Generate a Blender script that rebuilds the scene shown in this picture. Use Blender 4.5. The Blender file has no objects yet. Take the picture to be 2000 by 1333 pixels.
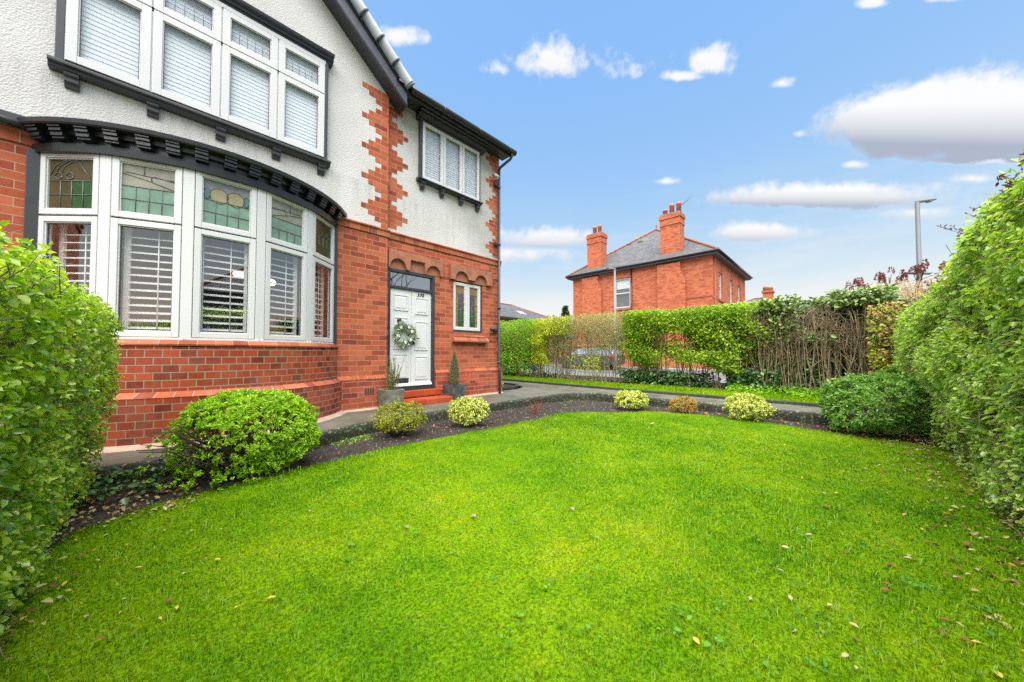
import bpy, bmesh, math, random
import numpy as np
from mathutils import Vector, Matrix
R = math.radians
random.seed(7); rng = np.random.default_rng(11)
sc = bpy.context.scene
COL = sc.collection
# House frame: X runs along the front of the house, Y runs back into it (the garden is at negative Y), Z up, lawn at 0.
ORG = {}

# ------------------------------------------------------------------ helpers
def tag(o, label=None, cat=None, group=None, kind=None):
    if label: o['label'] = label
    if cat: o['category'] = cat
    if group: o['group'] = group
    if kind: o['kind'] = kind
    return o

def thing(name, label, cat, loc=(0, 0, 0), group=None):
    o = bpy.data.objects.new(name, None); COL.objects.link(o)
    o.empty_display_size = .2
    o.location = loc; ORG[o.name] = Vector(loc)
    return tag(o, label, cat, group)

def link(name, me, parent=None):
    o = bpy.data.objects.new(name, me); COL.objects.link(o)
    if parent is not None:
        off = ORG.get(parent.name, Vector((0, 0, 0)))
        o.parent = parent
        ORG[o.name] = off
    else:
        ORG[o.name] = Vector((0, 0, 0))
    return o

def copy_tree(o, parent=None):
    c = o.copy(); COL.objects.link(c); c.parent = parent
    for ch in list(o.children): copy_tree(ch, c)
    return c

class MB:
    def __init__(s): s.v = []; s.f = []; s.uv = []; s.m = []; s.sm = []
    def add(s, vs, fs, uvs=None, mat=0, smooth=False):
        b = len(s.v); s.v += [tuple(p) for p in vs]
        for i, f in enumerate(fs):
            s.f.append([b + k for k in f]); s.m.append(mat); s.sm.append(smooth)
            s.uv.append(uvs[i] if uvs else None)
        return s
    def box(s, x0, x1, y0, y1, z0, z1, mat=0):
        if x0 > x1: x0, x1 = x1, x0
        if y0 > y1: y0, y1 = y1, y0
        if z0 > z1: z0, z1 = z1, z0
        v = [(x0,y0,z0),(x1,y0,z0),(x1,y1,z0),(x0,y1,z0),(x0,y0,z1),(x1,y0,z1),(x1,y1,z1),(x0,y1,z1)]
        return s.add(v, [(0,3,2,1),(4,5,6,7),(0,1,5,4),(1,2,6,5),(2,3,7,6),(3,0,4,7)], mat=mat)
    def poly(s, pts, z0, z1, mat=0):          # vertical extrusion of a plan outline (counter-clockwise)
        n = len(pts)
        v = [(p[0], p[1], z0) for p in pts] + [(p[0], p[1], z1) for p in pts]
        f = [tuple(range(n, 2*n)), tuple(reversed(range(n)))]
        f += [(i, (i+1) % n, n + (i+1) % n, n + i) for i in range(n)]
        return s.add(v, f, mat=mat)
    def prism_x(s, prof, x0, x1, mat=0, smooth=False):      # profile of (y,z) run along x
        n = len(prof)
        v = [(x0, p[0], p[1]) for p in prof] + [(x1, p[0], p[1]) for p in prof]
        f = [tuple(range(n)), tuple(reversed(range(n, 2*n)))] + [(i, n+i, n+(i+1) % n, (i+1) % n) for i in range(n)]
        return s.add(v, f, mat=mat, smooth=smooth)
    def prism_y(s, prof, y0, y1, mat=0):      # profile of (x,z) run along y
        n = len(prof)
        v = [(p[0], y0, p[1]) for p in prof] + [(p[0], y1, p[1]) for p in prof]
        f = [tuple(range(n)), tuple(reversed(range(n, 2*n)))] + [(i, n+i, n+(i+1) % n, (i+1) % n) for i in range(n)]
        return s.add(v, f, mat=mat)
    def tube(s, pts, r, k=6, mat=0, cap=True, smooth=True):
        pts = [Vector(p) for p in pts]; n = len(pts)
        rs = r if isinstance(r, (list, tuple)) else [r]*n
        vs = []; fs = []
        up = Vector((0, 0, 1))
        for i, p in enumerate(pts):
            t = (pts[min(i+1, n-1)] - pts[max(i-1, 0)])
            if t.length < 1e-9: t = Vector((0, 0, 1))
            t.normalize()
            a = t.cross(up if abs(t.z) < .95 else Vector((1, 0, 0))); a.normalize(); b = t.cross(a)
            for j in range(k):
                q = 2*math.pi*j/k
                vs.append(p + (a*math.cos(q) + b*math.sin(q))*rs[i])
        for i in range(n-1):
            for j in range(k):
                fs.append((i*k+j, i*k+(j+1) % k, (i+1)*k+(j+1) % k, (i+1)*k+j))
        if cap: fs += [tuple(reversed(range(k))), tuple(range((n-1)*k, n*k))]
        return s.add(vs, fs, mat=mat, smooth=smooth)
    def lathe(s, prof, c, k=16, mat=0, axis='z', smooth=True):  # prof of (r,h)
        vs = []; fs = []; n = len(prof)
        for r, h in prof:
            for j in range(k):
                q = 2*math.pi*j/k; a, b = r*math.cos(q), r*math.sin(q)
                if axis == 'z': vs.append((c[0]+a, c[1]+b, c[2]+h))
                elif axis == 'y': vs.append((c[0]+a, c[1]+h, c[2]+b))
                else: vs.append((c[0]+h, c[1]+a, c[2]+b))
        for i in range(n-1):
            for j in range(k): fs.append((i*k+j, i*k+(j+1) % k, (i+1)*k+(j+1) % k, (i+1)*k+j))
        fs += [tuple(reversed(range(k))), tuple(range((n-1)*k, n*k))]
        return s.add(vs, fs, mat=mat, smooth=smooth)
    def ell(s, c, r, k=12, m=8, mat=0):
        prof = [(max(1e-4, math.sin(math.pi*i/m)), -math.cos(math.pi*i/m)) for i in range(m+1)]
        vs = []; fs = []
        for a, h in prof:
            for j in range(k):
                q = 2*math.pi*j/k
                vs.append((c[0]+r[0]*a*math.cos(q), c[1]+r[1]*a*math.sin(q), c[2]+r[2]*h))
        for i in range(m):
            for j in range(k): fs.append((i*k+j, i*k+(j+1) % k, (i+1)*k+(j+1) % k, (i+1)*k+j))
        return s.add(vs, fs, mat=mat, smooth=True)
    def wall(s, x0, x1, z0, z1, yf, yb, holes, top=None):   # slab in the x-z plane with rectangular openings
        xs = sorted({x0, x1, *[h[0] for h in holes], *[h[1] for h in holes]}); zs = sorted({z0, z1, *[h[2] for h in holes], *[h[3] for h in holes]})
        xs = [x for x in xs if x0 <= x <= x1]; zs = [z for z in zs if z0 <= z <= z1]
        nx, nz = len(xs)-1, len(zs)-1
        def solid(i, j):
            if i < 0 or j < 0 or i >= nx or j >= nz: return False
            cx, cz = (xs[i]+xs[i+1])/2, (zs[j]+zs[j+1])/2
            return not any(h[0] < cx < h[1] and h[2] < cz < h[3] for h in holes)
        for i in range(nx):
            for j in range(nz):
                if not solid(i, j): continue
                a, b, c, d = xs[i], xs[i+1], zs[j], zs[j+1]
                s.add([(a,yf,c),(b,yf,c),(b,yf,d),(a,yf,d)], [(0,1,2,3)])
                s.add([(a,yb,c),(b,yb,c),(b,yb,d),(a,yb,d)], [(3,2,1,0)])
                if not solid(i-1, j): s.add([(a,yf,c),(a,yf,d),(a,yb,d),(a,yb,c)], [(0,1,2,3)])
                if not solid(i+1, j): s.add([(b,yf,c),(b,yb,c),(b,yb,d),(b,yf,d)], [(0,1,2,3)])
                if not solid(i, j-1): s.add([(a,yf,c),(a,yb,c),(b,yb,c),(b,yf,c)], [(0,1,2,3)])
                if not solid(i, j+1): s.add([(a,yf,d),(b,yf,d),(b,yb,d),(a,yb,d)], [(0,1,2,3)])
        return s
    def build(s, name, mats, parent=None, bevel=0, org=None):
        me = bpy.data.meshes.new(name)
        off = ORG.get(parent.name, Vector((0, 0, 0))) if parent is not None else Vector((0, 0, 0))
        me.from_pydata([(p[0]-off.x, p[1]-off.y, p[2]-off.z) for p in s.v], [], s.f)
        for m in (mats if isinstance(mats, (list, tuple)) else [mats]): me.materials.append(m)
        me.polygons.foreach_set('material_index', s.m)
        me.polygons.foreach_set('use_smooth', s.sm)
        uvl = me.uv_layers.new(name='UVMap')
        for p, u in zip(me.polygons, s.uv):
            n = p.normal; ax = max(range(3), key=lambda i: abs(n[i]))
            for q, li in enumerate(p.loop_indices):
                if u: uvl.data[li].uv = u[q]; continue
                c = s.v[me.loops[li].vertex_index]
                uvl.data[li].uv = (c[1], c[2]) if ax == 0 else (c[0], c[2]) if ax == 1 else (c[0], c[1])
        me.update()
        o = link(name, me, parent)
        if bevel:
            b = o.modifiers.new('Bevel', 'BEVEL'); b.width = bevel; b.segments = 2; b.limit_method = 'ANGLE'; b.angle_limit = R(40)
        return o

# ------------------------------------------------------------------ materials
def newmat(name):
    m = bpy.data.materials.new(name); m.use_nodes = True
    nt = m.node_tree; nt.nodes.clear()
    out = nt.nodes.new('ShaderNodeOutputMaterial'); b = nt.nodes.new('ShaderNodeBsdfPrincipled')
    nt.links.new(b.outputs[0], out.inputs[0])
    return m, nt, b, out
def N(nt, t, **k):
    n = nt.nodes.new(t)
    for a, v in k.items():
        if a in n.inputs.keys(): n.inputs[a].default_value = v
        else: setattr(n, a, v)
    return n
def ramp(nt, fac, stops):
    r = nt.nodes.new('ShaderNodeValToRGB'); e = r.color_ramp.elements
    while len(e) < len(stops): e.new(.5)
    for i, (p, c) in enumerate(stops):
        e[i].position = p; e[i].color = (*c, 1) if len(c) == 3 else c
    nt.links.new(fac, r.inputs[0]); return r.outputs[0]
def math_(nt, op, a, b=None, clamp=False):
    n = nt.nodes.new('ShaderNodeMath'); n.operation = op; n.use_clamp = clamp
    for i, x in enumerate((a, b)):
        if x is None: continue
        if isinstance(x, (int, float)): n.inputs[i].default_value = x
        else: nt.links.new(x, n.inputs[i])
    return n.outputs[0]
def mixc(nt, fac, a, b, mode='MIX'):
    n = nt.nodes.new('ShaderNodeMix'); n.data_type = 'RGBA'; n.blend_type = mode
    for i, x in ((0, fac), (6, a), (7, b)):
        if isinstance(x, (int, float)): n.inputs[i].default_value = x
        elif isinstance(x, tuple): n.inputs[i].default_value = (*x, 1) if len(x) == 3 else x
        else: nt.links.new(x, n.inputs[i])
    return n.outputs[2]
def coords(nt, out='Object', scale=None):
    t = nt.nodes.new('ShaderNodeTexCoord'); o = t.outputs[out]
    if scale:
        m = nt.nodes.new('ShaderNodeMapping'); nt.links.new(o, m.inputs[0]); m.inputs['Scale'].default_value = scale; o = m.outputs[0]
    return o
def noise(nt, scale, detail=4, rough=.55, co=None, dist=0):
    n = nt.nodes.new('ShaderNodeTexNoise'); n.inputs['Scale'].default_value = scale; n.inputs['Detail'].default_value = detail
    n.inputs['Roughness'].default_value = rough; n.inputs['Distortion'].default_value = dist
    if co is None:
        g = nt.nodes.new('ShaderNodeNewGeometry'); co = g.outputs['Position']
    nt.links.new(co, n.inputs['Vector']); return n.outputs[0]
def bump(nt, b, h, strength=.5, dist=.01):
    n = nt.nodes.new('ShaderNodeBump'); n.inputs['Strength'].default_value = strength; n.inputs['Distance'].default_value = dist
    nt.links.new(h, n.inputs['Height']); nt.links.new(n.outputs[0], b.inputs['Normal'])
def plain(name, col, rough=.5, metal=0, var=.12, nscale=6, spec=.5, bmp=0):
    m, nt, b, _ = newmat(name)
    f = noise(nt, nscale, 5)
    lo = tuple(c*(1-var) for c in col); hi = tuple(min(1, c*(1+var)) for c in col)
    nt.links.new(ramp(nt, f, [(.3, lo), (.7, hi)]), b.inputs['Base Color'])
    b.inputs['Roughness'].default_value = rough; b.inputs['Metallic'].default_value = metal; b.inputs['Specular IOR Level'].default_value = spec
    if bmp: bump(nt, b, noise(nt, nscale*8, 3), .4, bmp)
    return m
RH = .0957
def brickmat(name, c1, c2, c3, mortar, bw=.27, rh=RH, ms=.0056, zoff=.0309, grime=.25, bloom=0):
    m, nt, b, _ = newmat(name)
    uv = coords(nt, 'UV')
    mp = nt.nodes.new('ShaderNodeMapping'); nt.links.new(uv, mp.inputs[0]); mp.inputs['Location'].default_value = (0, -zoff, 0)
    # slight wobble so that joints are not ruled
    nz = nt.nodes.new('ShaderNodeTexNoise'); nz.inputs['Scale'].default_value = 3; nt.links.new(uv, nz.inputs['Vector'])
    vm = nt.nodes.new('ShaderNodeVectorMath'); vm.operation = 'MULTIPLY_ADD'
    nt.links.new(nz.outputs['Color'], vm.inputs[0]); vm.inputs[1].default_value = (.006, .006, 0); nt.links.new(mp.outputs[0], vm.inputs[2])
    def br(a, c, mo, sq=1.):
        t = nt.nodes.new('ShaderNodeTexBrick'); nt.links.new(vm.outputs[0], t.inputs['Vector'])
        t.inputs['Color1'].default_value = (*a, 1); t.inputs['Color2'].default_value = (*c, 1); t.inputs['Mortar'].default_value = (*mo, 1)
        t.inputs['Scale'].default_value = 1; t.inputs['Mortar Size'].default_value = ms; t.inputs['Mortar Smooth'].default_value = .3
        t.inputs['Brick Width'].default_value = bw; t.inputs['Row Height'].default_value = rh; t.offset = .5
        return t
    t = br((0, 0, 0), (1, 1, 1), (0.5, .5, .5))
    rnd = t.outputs['Color']; isM = t.outputs['Fac']
    g = noise(nt, 9, 6, .65)
    v = math_(nt, 'ADD', math_(nt, 'MULTIPLY', rnd, .75), math_(nt, 'MULTIPLY', math_(nt, 'SUBTRACT', g, .3), .55), True)
    col = ramp(nt, v, [(.05, c3), (.3, c1), (.7, c2), (1, tuple(min(1, x*1.18) for x in c2))])
    big = noise(nt, .9, 5, .6)
    col = mixc(nt, math_(nt, 'MULTIPLY', ramp(nt, big, [(.45, (0, 0, 0)), (.75, (1, 1, 1))]), grime), col, tuple(x*.45 for x in c1))
    if bloom: col = mixc(nt, math_(nt, 'MULTIPLY', ramp(nt, noise(nt, 2.1, 6, .7), [(.45, (0, 0, 0)), (.68, (1, 1, 1))]), bloom), col, (.46, .27, .20))
    fl = noise(nt, 38, 4, .7); col = mixc(nt, math_(nt, 'MULTIPLY', ramp(nt, fl, [(.56, (0, 0, 0)), (.70, (1, 1, 1))]), .45), col, tuple(x*.35 for x in c1))
    mcol = mixc(nt, noise(nt, 5, 4), tuple(x*.7 for x in mortar), mortar)
    col = mixc(nt, isM, col, mcol)
    nt.links.new(col, b.inputs['Base Color']); b.inputs['Roughness'].default_value = .8; b.inputs['Specular IOR Level'].default_value = .2
    h = math_(nt, 'ADD', math_(nt, 'MULTIPLY', isM, -1.), math_(nt, 'MULTIPLY', noise(nt, 120, 3), .35))
    bump(nt, b, h, .6, .006)
    return m
M = {}
M['brick'] = brickmat('red_brick', (.35, .078, .035), (.46, .122, .057), (.20, .042, .029), (.48, .30, .20))
M['brick_bay'] = brickmat('engineering_brick', (.27, .045, .017), (.38, .070, .024), (.12, .027, .016), (.36, .28, .20), bw=.148, rh=.088, ms=.006, grime=.5, bloom=.2)
M['brick_plinth'] = brickmat('plinth_brick', (.33, .058, .026), (.44, .092, .04), (.18, .036, .024), (.44, .31, .22), grime=.5, bloom=.15)
M['brick_far'] = brickmat('far_red_brick', (.42, .105, .048), (.52, .150, .070), (.28, .066, .036), (.50, .27, .17), bw=.24, rh=.083, ms=.005, grime=.18)
M['brick_step'] = brickmat('glazed_step_brick', (.36, .06, .022), (.45, .085, .026), (.25, .042, .022), (.13, .06, .04), bw=.30, rh=.16, ms=.003, zoff=.005, grime=.15)
M['mould'] = brickmat('moulded_brick', (.33, .078, .036), (.45, .13, .062), (.20, .045, .028), (.40, .30, .22), bloom=.25, bw=.165, rh=.4, ms=.005, zoff=-.1)

def mk_render():
    m, nt, b, _ = newmat('roughcast_render')
    n1 = noise(nt, 55, 3, .6); n2 = noise(nt, 1.1, 5, .6)
    v = nt.nodes.new('ShaderNodeTexVoronoi'); v.inputs['Scale'].default_value = 52
    g = nt.nodes.new('ShaderNodeNewGeometry'); nt.links.new(g.outputs['Position'], v.inputs['Vector'])
    col = ramp(nt, n2, [(.35, (.53, .525, .505)), (.62, (.60, .597, .58))])
    # grey-green weathering that is really on the wall: under the verge of the gable
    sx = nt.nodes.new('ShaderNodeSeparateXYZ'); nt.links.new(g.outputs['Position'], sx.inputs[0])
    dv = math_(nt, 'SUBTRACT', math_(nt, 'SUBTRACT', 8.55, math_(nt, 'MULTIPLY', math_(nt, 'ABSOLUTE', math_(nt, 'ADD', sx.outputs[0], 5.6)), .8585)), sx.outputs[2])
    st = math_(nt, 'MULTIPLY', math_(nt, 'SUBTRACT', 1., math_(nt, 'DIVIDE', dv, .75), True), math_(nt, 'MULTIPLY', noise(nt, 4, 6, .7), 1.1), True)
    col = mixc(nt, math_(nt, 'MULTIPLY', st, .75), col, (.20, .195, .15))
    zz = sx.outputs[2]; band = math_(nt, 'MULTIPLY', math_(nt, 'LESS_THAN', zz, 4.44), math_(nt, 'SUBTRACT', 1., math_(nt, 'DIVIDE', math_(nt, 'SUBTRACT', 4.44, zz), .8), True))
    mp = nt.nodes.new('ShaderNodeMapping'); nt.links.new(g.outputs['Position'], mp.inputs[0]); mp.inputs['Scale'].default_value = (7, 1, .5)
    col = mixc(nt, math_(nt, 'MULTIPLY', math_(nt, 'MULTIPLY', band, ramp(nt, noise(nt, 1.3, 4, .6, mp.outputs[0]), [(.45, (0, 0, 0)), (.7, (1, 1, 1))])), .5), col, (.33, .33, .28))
    pit_shade = noise(nt, 95, 3, .7); col = mixc(nt, math_(nt, 'MULTIPLY', ramp(nt, pit_shade, [(.56, (0, 0, 0)), (.70, (1, 1, 1))]), .35), col, (.30, .30, .28))  # dark specks put the shade of the roughcast pits into the colour
    nt.links.new(col, b.inputs['Base Color']); b.inputs['Roughness'].default_value = .9
    h = math_(nt, 'ADD', math_(nt, 'MULTIPLY', v.outputs['Distance'], .9), math_(nt, 'MULTIPLY', n1, .8))
    bump(nt, b, h, .5, .012)
    return m
M['render'] = mk_render()
M['black'] = plain('black_gloss_paint', (.012, .013, .016), .28, var=.35, nscale=9, spec=.6, bmp=.003)
M['charcoal'] = plain('charcoal_paint', (.036, .039, .045), .38, var=.15)
M['white'] = plain('white_upvc', (.60, .605, .61), .3, var=.015, nscale=2)
M['doorwhite'] = plain('white_door_paint', (.64, .65, .66), .35, var=.02, nscale=3)
M['blind'] = plain('white_shutter_paint', (.90, .90, .87), .45, var=.02)
M['blind_up'] = plain('pale_blind_slats', (.68, .71, .725), .5, var=.02)
M['seal'] = plain('dark_window_seal', (.05, .055, .06), .6)
M['lead'] = plain('lead_came', (.16, .17, .18), .5, .3)
M['stone'] = plain('red_sandstone', (.34, .135, .08), .85, var=.28, nscale=7, bmp=.006)
M['terracotta'] = plain('terracotta', (.42, .12, .06), .7, var=.25, nscale=10)
M['slate'] = None
M['steel'] = plain('galvanised_steel', (.19, .205, .215), .55, .1, var=.1)
M['greypost'] = plain('grey_painted_steel', (.085, .10, .11), .5, .0, var=.08)
M['zincpot'] = plain('weathered_grey_zinc', (.085, .095, .10), .55, .2, var=.55, nscale=9, bmp=.003)
M['stonepot'] = plain('lichened_stone_planter', (.17, .175, .125), .8, var=.45, nscale=11, bmp=.004)
M['soil'] = plain('dark_bed_soil', (.044, .037, .030), .95, var=.55, nscale=40, spec=.2, bmp=.02)
M['bark'] = plain('grey_brown_bark', (.20, .155, .10), .9, var=.4, nscale=14)
M['barkdark'] = plain('dark_twig_bark', (.05, .034, .024), .9, var=.5, nscale=14)
M['barkpale'] = plain('pale_hedge_bark', (.27, .21, .125), .9, var=.4, nscale=12)
M['barkolive'] = plain('olive_twig_bark', (.34, .31, .16), .85, var=.4, nscale=10)
M['dark'] = plain('dark_rubber_and_shade', (.015, .015, .016), .6)
M['wood'] = plain('tan_room_wall', (.36, .20, .09), .7, var=.1)
M['roomgrey'] = plain('brown_room_wall', (.15, .115, .08), .8, var=.15)
M['floor'] = plain('room_floor', (.10, .06, .035), .6)
M['yellowroom'] = plain('pale_card', (.7, .7, .66), .6)

def mk_slate(name, base, green=.0, w=.28, h=.2):
    m, nt, b, _ = newmat(name)
    uv = coords(nt, 'UV')
    t = nt.nodes.new('ShaderNodeTexBrick'); nt.links.new(uv, t.inputs['Vector'])
    t.inputs['Color1'].default_value = (0, 0, 0, 1); t.inputs['Color2'].default_value = (1, 1, 1, 1); t.inputs['Mortar'].default_value = (0, 0, 0, 1)
    t.inputs['Scale'].default_value = 1; t.inputs['Brick Width'].default_value = w; t.inputs['Row Height'].default_value = h; t.inputs['Mortar Size'].default_value = .012
    g = noise(nt, 3, 5)
    v = math_(nt, 'ADD', math_(nt, 'MULTIPLY', t.outputs['Color'], .5), math_(nt, 'MULTIPLY', g, .5))
    col = ramp(nt, v, [(.15, tuple(x*.55 for x in base)), (.5, base), (.85, tuple(x*1.45 for x in base))])
    col = mixc(nt, math_(nt, 'MULTIPLY', ramp(nt, noise(nt, .8, 5), [(.55, (0,0,0)), (.7, (1,1,1))]), green), col, (.16, .17, .06))
    col = mixc(nt, t.outputs['Fac'], col, tuple(x*.3 for x in base))
    nt.links.new(col, b.inputs['Base Color']); b.inputs['Roughness'].default_value = .6
    bump(nt, b, math_(nt, 'ADD', t.outputs['Fac'], v), -.5, .02)
    return m
M['slate'] = mk_slate('grey_slate', (.17, .18, .19), .3)
M['slate_far'] = mk_slate('welsh_slate', (.085, .085, .088), .5)
M['tile'] = plain('blue_grey_roof_tile', (.17, .20, .215), .6, var=.2, nscale=7)
M['ridge'] = plain('terracotta_ridge_tile', (.24, .095, .055), .8, var=.3, nscale=5)

def mk_glass(name, tint=(1, 1, 1), refl=.06):
    m = bpy.data.materials.new(name); m.use_nodes = True; nt = m.node_tree; nt.nodes.clear()
    out = nt.nodes.new('ShaderNodeOutputMaterial'); mx = nt.nodes.new('ShaderNodeMixShader')
    tr = nt.nodes.new('ShaderNodeBsdfTransparent'); tr.inputs[0].default_value = (*tint, 1)
    gl = nt.nodes.new('ShaderNodeBsdfGlossy'); gl.inputs['Roughness'].default_value = .01
    lw = nt.nodes.new('ShaderNodeLayerWeight'); lw.inputs['Blend'].default_value = .5
    nt.links.new(math_(nt, 'ADD', math_(nt, 'MULTIPLY', math_(nt, 'POWER', lw.outputs['Facing'], 4.), .75), refl, True), mx.inputs[0])
    nt.links.new(tr.outputs[0], mx.inputs[1]); nt.links.new(gl.outputs[0], mx.inputs[2]); nt.links.new(mx.outputs[0], out.inputs[0])
    return m
M['glass'] = mk_glass('window_glass', (.97, .98, .99), .25)
M['glass_up'] = mk_glass('upstairs_glass', (.96, .98, 1), .10)
M['glassdark'] = mk_glass('fanlight_glass', (.35, .4, .45), .5)
def stained(name, col, rough=.2, trans=.35):
    m, nt, b, out = newmat(name)
    g = noise(nt, 7, 4)
    c = ramp(nt, g, [(.3, tuple(x*.8 for x in col)), (.7, tuple(min(1, x*1.15) for x in col))])
    nt.links.new(c, b.inputs['Base Color']); b.inputs['Roughness'].default_value = rough
    bump(nt, b, noise(nt, 60, 2), .12, .004)
    tr = nt.nodes.new('ShaderNodeBsdfTransparent'); nt.links.new(c, tr.inputs[0])
    mx = nt.nodes.new('ShaderNodeMixShader'); mx.inputs[0].default_value = trans
    nt.links.new(b.outputs[0], mx.inputs[1]); nt.links.new(tr.outputs[0], mx.inputs[2]); nt.links.new(mx.outputs[0], out.inputs[0])
    return m
M['sg_green'] = stained('pale_green_glass', (.26, .42, .32))
M['sg_cream'] = stained('cream_glass', (.42, .41, .33))
M['sg_gold'] = stained('olive_gold_glass', (.46, .41, .24))
M['sg_grey'] = stained('grey_violet_glass', (.29, .30, .34))
M['sg_teal'] = stained('teal_glass', (.16, .30, .30))
M['sg_dark'] = stained('dark_olive_glass', (.16, .13, .06), .15, .5)
M['sg_dgreen'] = stained('dark_green_glass', (.07, .17, .06), .15, .5)
M['sg_amber'] = stained('amber_glass', (.30, .19, .07), .2, .2)
M['sg_plum'] = stained('plum_glass', (.12, .09, .11), .2, .2)
def emit(name, col, s):
    m = bpy.data.materials.new(name); m.use_nodes = True; nt = m.node_tree; nt.nodes.clear()
    out = nt.nodes.new('ShaderNodeOutputMaterial'); e = nt.nodes.new('ShaderNodeEmission'); e.inputs[0].default_value = (*col, 1); e.inputs[1].default_value = s
    nt.links.new(e.outputs[0], out.inputs[0]); return m
M['lamp'] = emit('warm_lamp_glow', (1, .80, .48), 1.6)

def mk_concrete(name, base, wet=.5, moss=0, lichen=0, slab=0):
    m, nt, b, _ = newmat(name)
    g = noise(nt, 2.2, 7, .65); f = noise(nt, 55, 3, .6)
    col = ramp(nt, g, [(.3, tuple(x*.62 for x in base)), (.65, tuple(x*1.2 for x in base))])
    col = mixc(nt, math_(nt, 'MULTIPLY', f, .5), col, tuple(x*.6 for x in base))
    if moss:
        col = mixc(nt, math_(nt, 'MULTIPLY', ramp(nt, noise(nt, 3.3, 6, .7), [(.42, (0,0,0)), (.62, (1,1,1))]), moss), col, (.045, .075, .012))
    if lichen:
        col = mixc(nt, math_(nt, 'MULTIPLY', ramp(nt, noise(nt, 26, 4, .7), [(.565, (0,0,0)), (.60, (1,1,1))]), lichen), col, (.40, .44, .36))
    if slab:
        tb = nt.nodes.new('ShaderNodeTexBrick'); nt.links.new(coords(nt, 'UV'), tb.inputs['Vector']); tb.inputs['Scale'].default_value = 1; tb.inputs['Brick Width'].default_value = 1.55; tb.inputs['Row Height'].default_value = 1.35; tb.inputs['Mortar Size'].default_value = .006; tb.offset = .37
        col = mixc(nt, math_(nt, 'MULTIPLY', tb.outputs['Fac'], .75), col, tuple(x*.3 for x in base))
    nt.links.new(col, b.inputs['Base Color'])
    nt.links.new(ramp(nt, g, [(.35, (wet,)*3), (.7, (.85,)*3)]), b.inputs['Roughness'])
    h = math_(nt, 'ADD', math_(nt, 'MULTIPLY', noise(nt, 9, 6), 1.5), f); bump(nt, b, h, .5, .008)
    return m
M['path'] = mk_concrete('worn_concrete', (.135, .128, .098), .35, .12, 0, 1)
M['kerb'] = mk_concrete('mossy_kerb', (.05, .047, .036), .85, .5, .5)
M['edging'] = mk_concrete('dark_edging', (.030, .032, .026), .8, .45, .15)
M['mortarfillet'] = plain('pink_mortar', (.42, .30, .23), .9, var=.2, nscale=9, bmp=.005)
M['asphalt'] = mk_concrete('wet_asphalt', (.14, .15, .16), .3)
M['paving'] = mk_concrete('pavement_flags', (.22, .23, .23), .4)
M['earth'] = plain('ground_earth', (.06, .055, .04), .95, var=.4, nscale=2)

def leafmat(name, stops, rough=.45, trans=.3, nscale=2.5, nw=.5, spec=.4, tcol=1.3):
    m, nt, b, out = newmat(name)
    g = nt.nodes.new('ShaderNodeNewGeometry'); rnd = g.outputs['Random Per Island']
    n = noise(nt, nscale, 3)
    v = math_(nt, 'ADD', math_(nt, 'MULTIPLY', rnd, 1-nw*.5), math_(nt, 'MULTIPLY', math_(nt, 'SUBTRACT', n, .35), nw*1.6), True)
    col = ramp(nt, v, stops)
    nt.links.new(col, b.inputs['Base Color']); b.inputs['Roughness'].default_value = rough; b.inputs['Specular IOR Level'].default_value = spec
    tl = nt.nodes.new('ShaderNodeBsdfTranslucent')
    tc = mixc(nt, 1., col, (tcol, tcol*1.08, tcol*.55), 'MULTIPLY'); nt.links.new(tc, tl.inputs[0])
    mx = nt.nodes.new('ShaderNodeMixShader'); mx.inputs[0].default_value = trans
    nt.links.new(b.outputs[0], mx.inputs[1]); nt.links.new(tl.outputs[0], mx.inputs[2]); nt.links.new(mx.outputs[0], out.inputs[0])
    return m
M['privet'] = leafmat('privet_leaf', [(0, (.06, .14, .012)), (.22, (.18, .35, .020)), (.55, (.37, .54, .032)), (.88, (.53, .63, .055)), (1, (.66, .58, .10))], .26, .42, 3.5, .4, spec=.9)
M['privet_r'] = leafmat('broad_privet_leaf', [(0, (.06, .14, .02)), (.22, (.22, .38, .034)), (.55, (.43, .60, .080)), (.9, (.60, .70, .14)), (1, (.70, .52, .08))], .26, .45, 3.5, .4, spec=1.0)
M['privet_far'] = leafmat('bright_privet_leaf', [(0, (.05, .11, .010)), (.35, (.17, .32, .014)), (.75, (.38, .52, .022)), (1, (.58, .64, .03))], .45, .42, 2.6)
M['privet_dk'] = leafmat('green_hedge_leaf', [(0, (.08, .22, .012)), (.5, (.22, .44, .016)), (1, (.40, .62, .025))], .45, .38, 1.2)
M['yellowgreen'] = leafmat('golden_green_leaf', [(0, (.20, .28, .012)), (.5, (.46, .54, .018)), (1, (.70, .70, .04))], .45, .35, 1.5)
M['twigleaf'] = leafmat('sparse_olive_leaf', [(0, (.26, .22, .10)), (.5, (.36, .40, .13)), (1, (.54, .56, .22))], .6, .3, 1.5)
M['ivy'] = leafmat('ivy_leaf', [(0, (.025, .07, .02)), (.6, (.06, .15, .035)), (1, (.22, .32, .14))], .25, .12, 3)
M['ivytop'] = leafmat('ivy_top_leaf', [(0, (.06, .11, .03)), (.5, (.17, .27, .06)), (1, (.42, .50, .22))], .3, .2, 3)
M['weed'] = leafmat('weed_leaf', [(0, (.12, .28, .015)), (.6, (.26, .50, .025)), (1, (.42, .62, .05))], .45, .35, 3)
M['copper'] = leafmat('coppery_leaf', [(0, (.16, .26, .03)), (.4, (.36, .38, .06)), (.65, (.42, .22, .09)), (1, (.55, .33, .18))], .55, .3, 2.2, .7)
M['plum'] = leafmat('plum_leaf', [(0, (.05, .025, .022)), (.6, (.13, .065, .05)), (1, (.26, .19, .09))], .45, .2, 3)
M['hebe'] = leafmat('hebe_leaf', [(0, (.12, .27, .010)), (.5, (.30, .53, .016)), (1, (.52, .72, .04))], .42, .3, 4)
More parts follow.
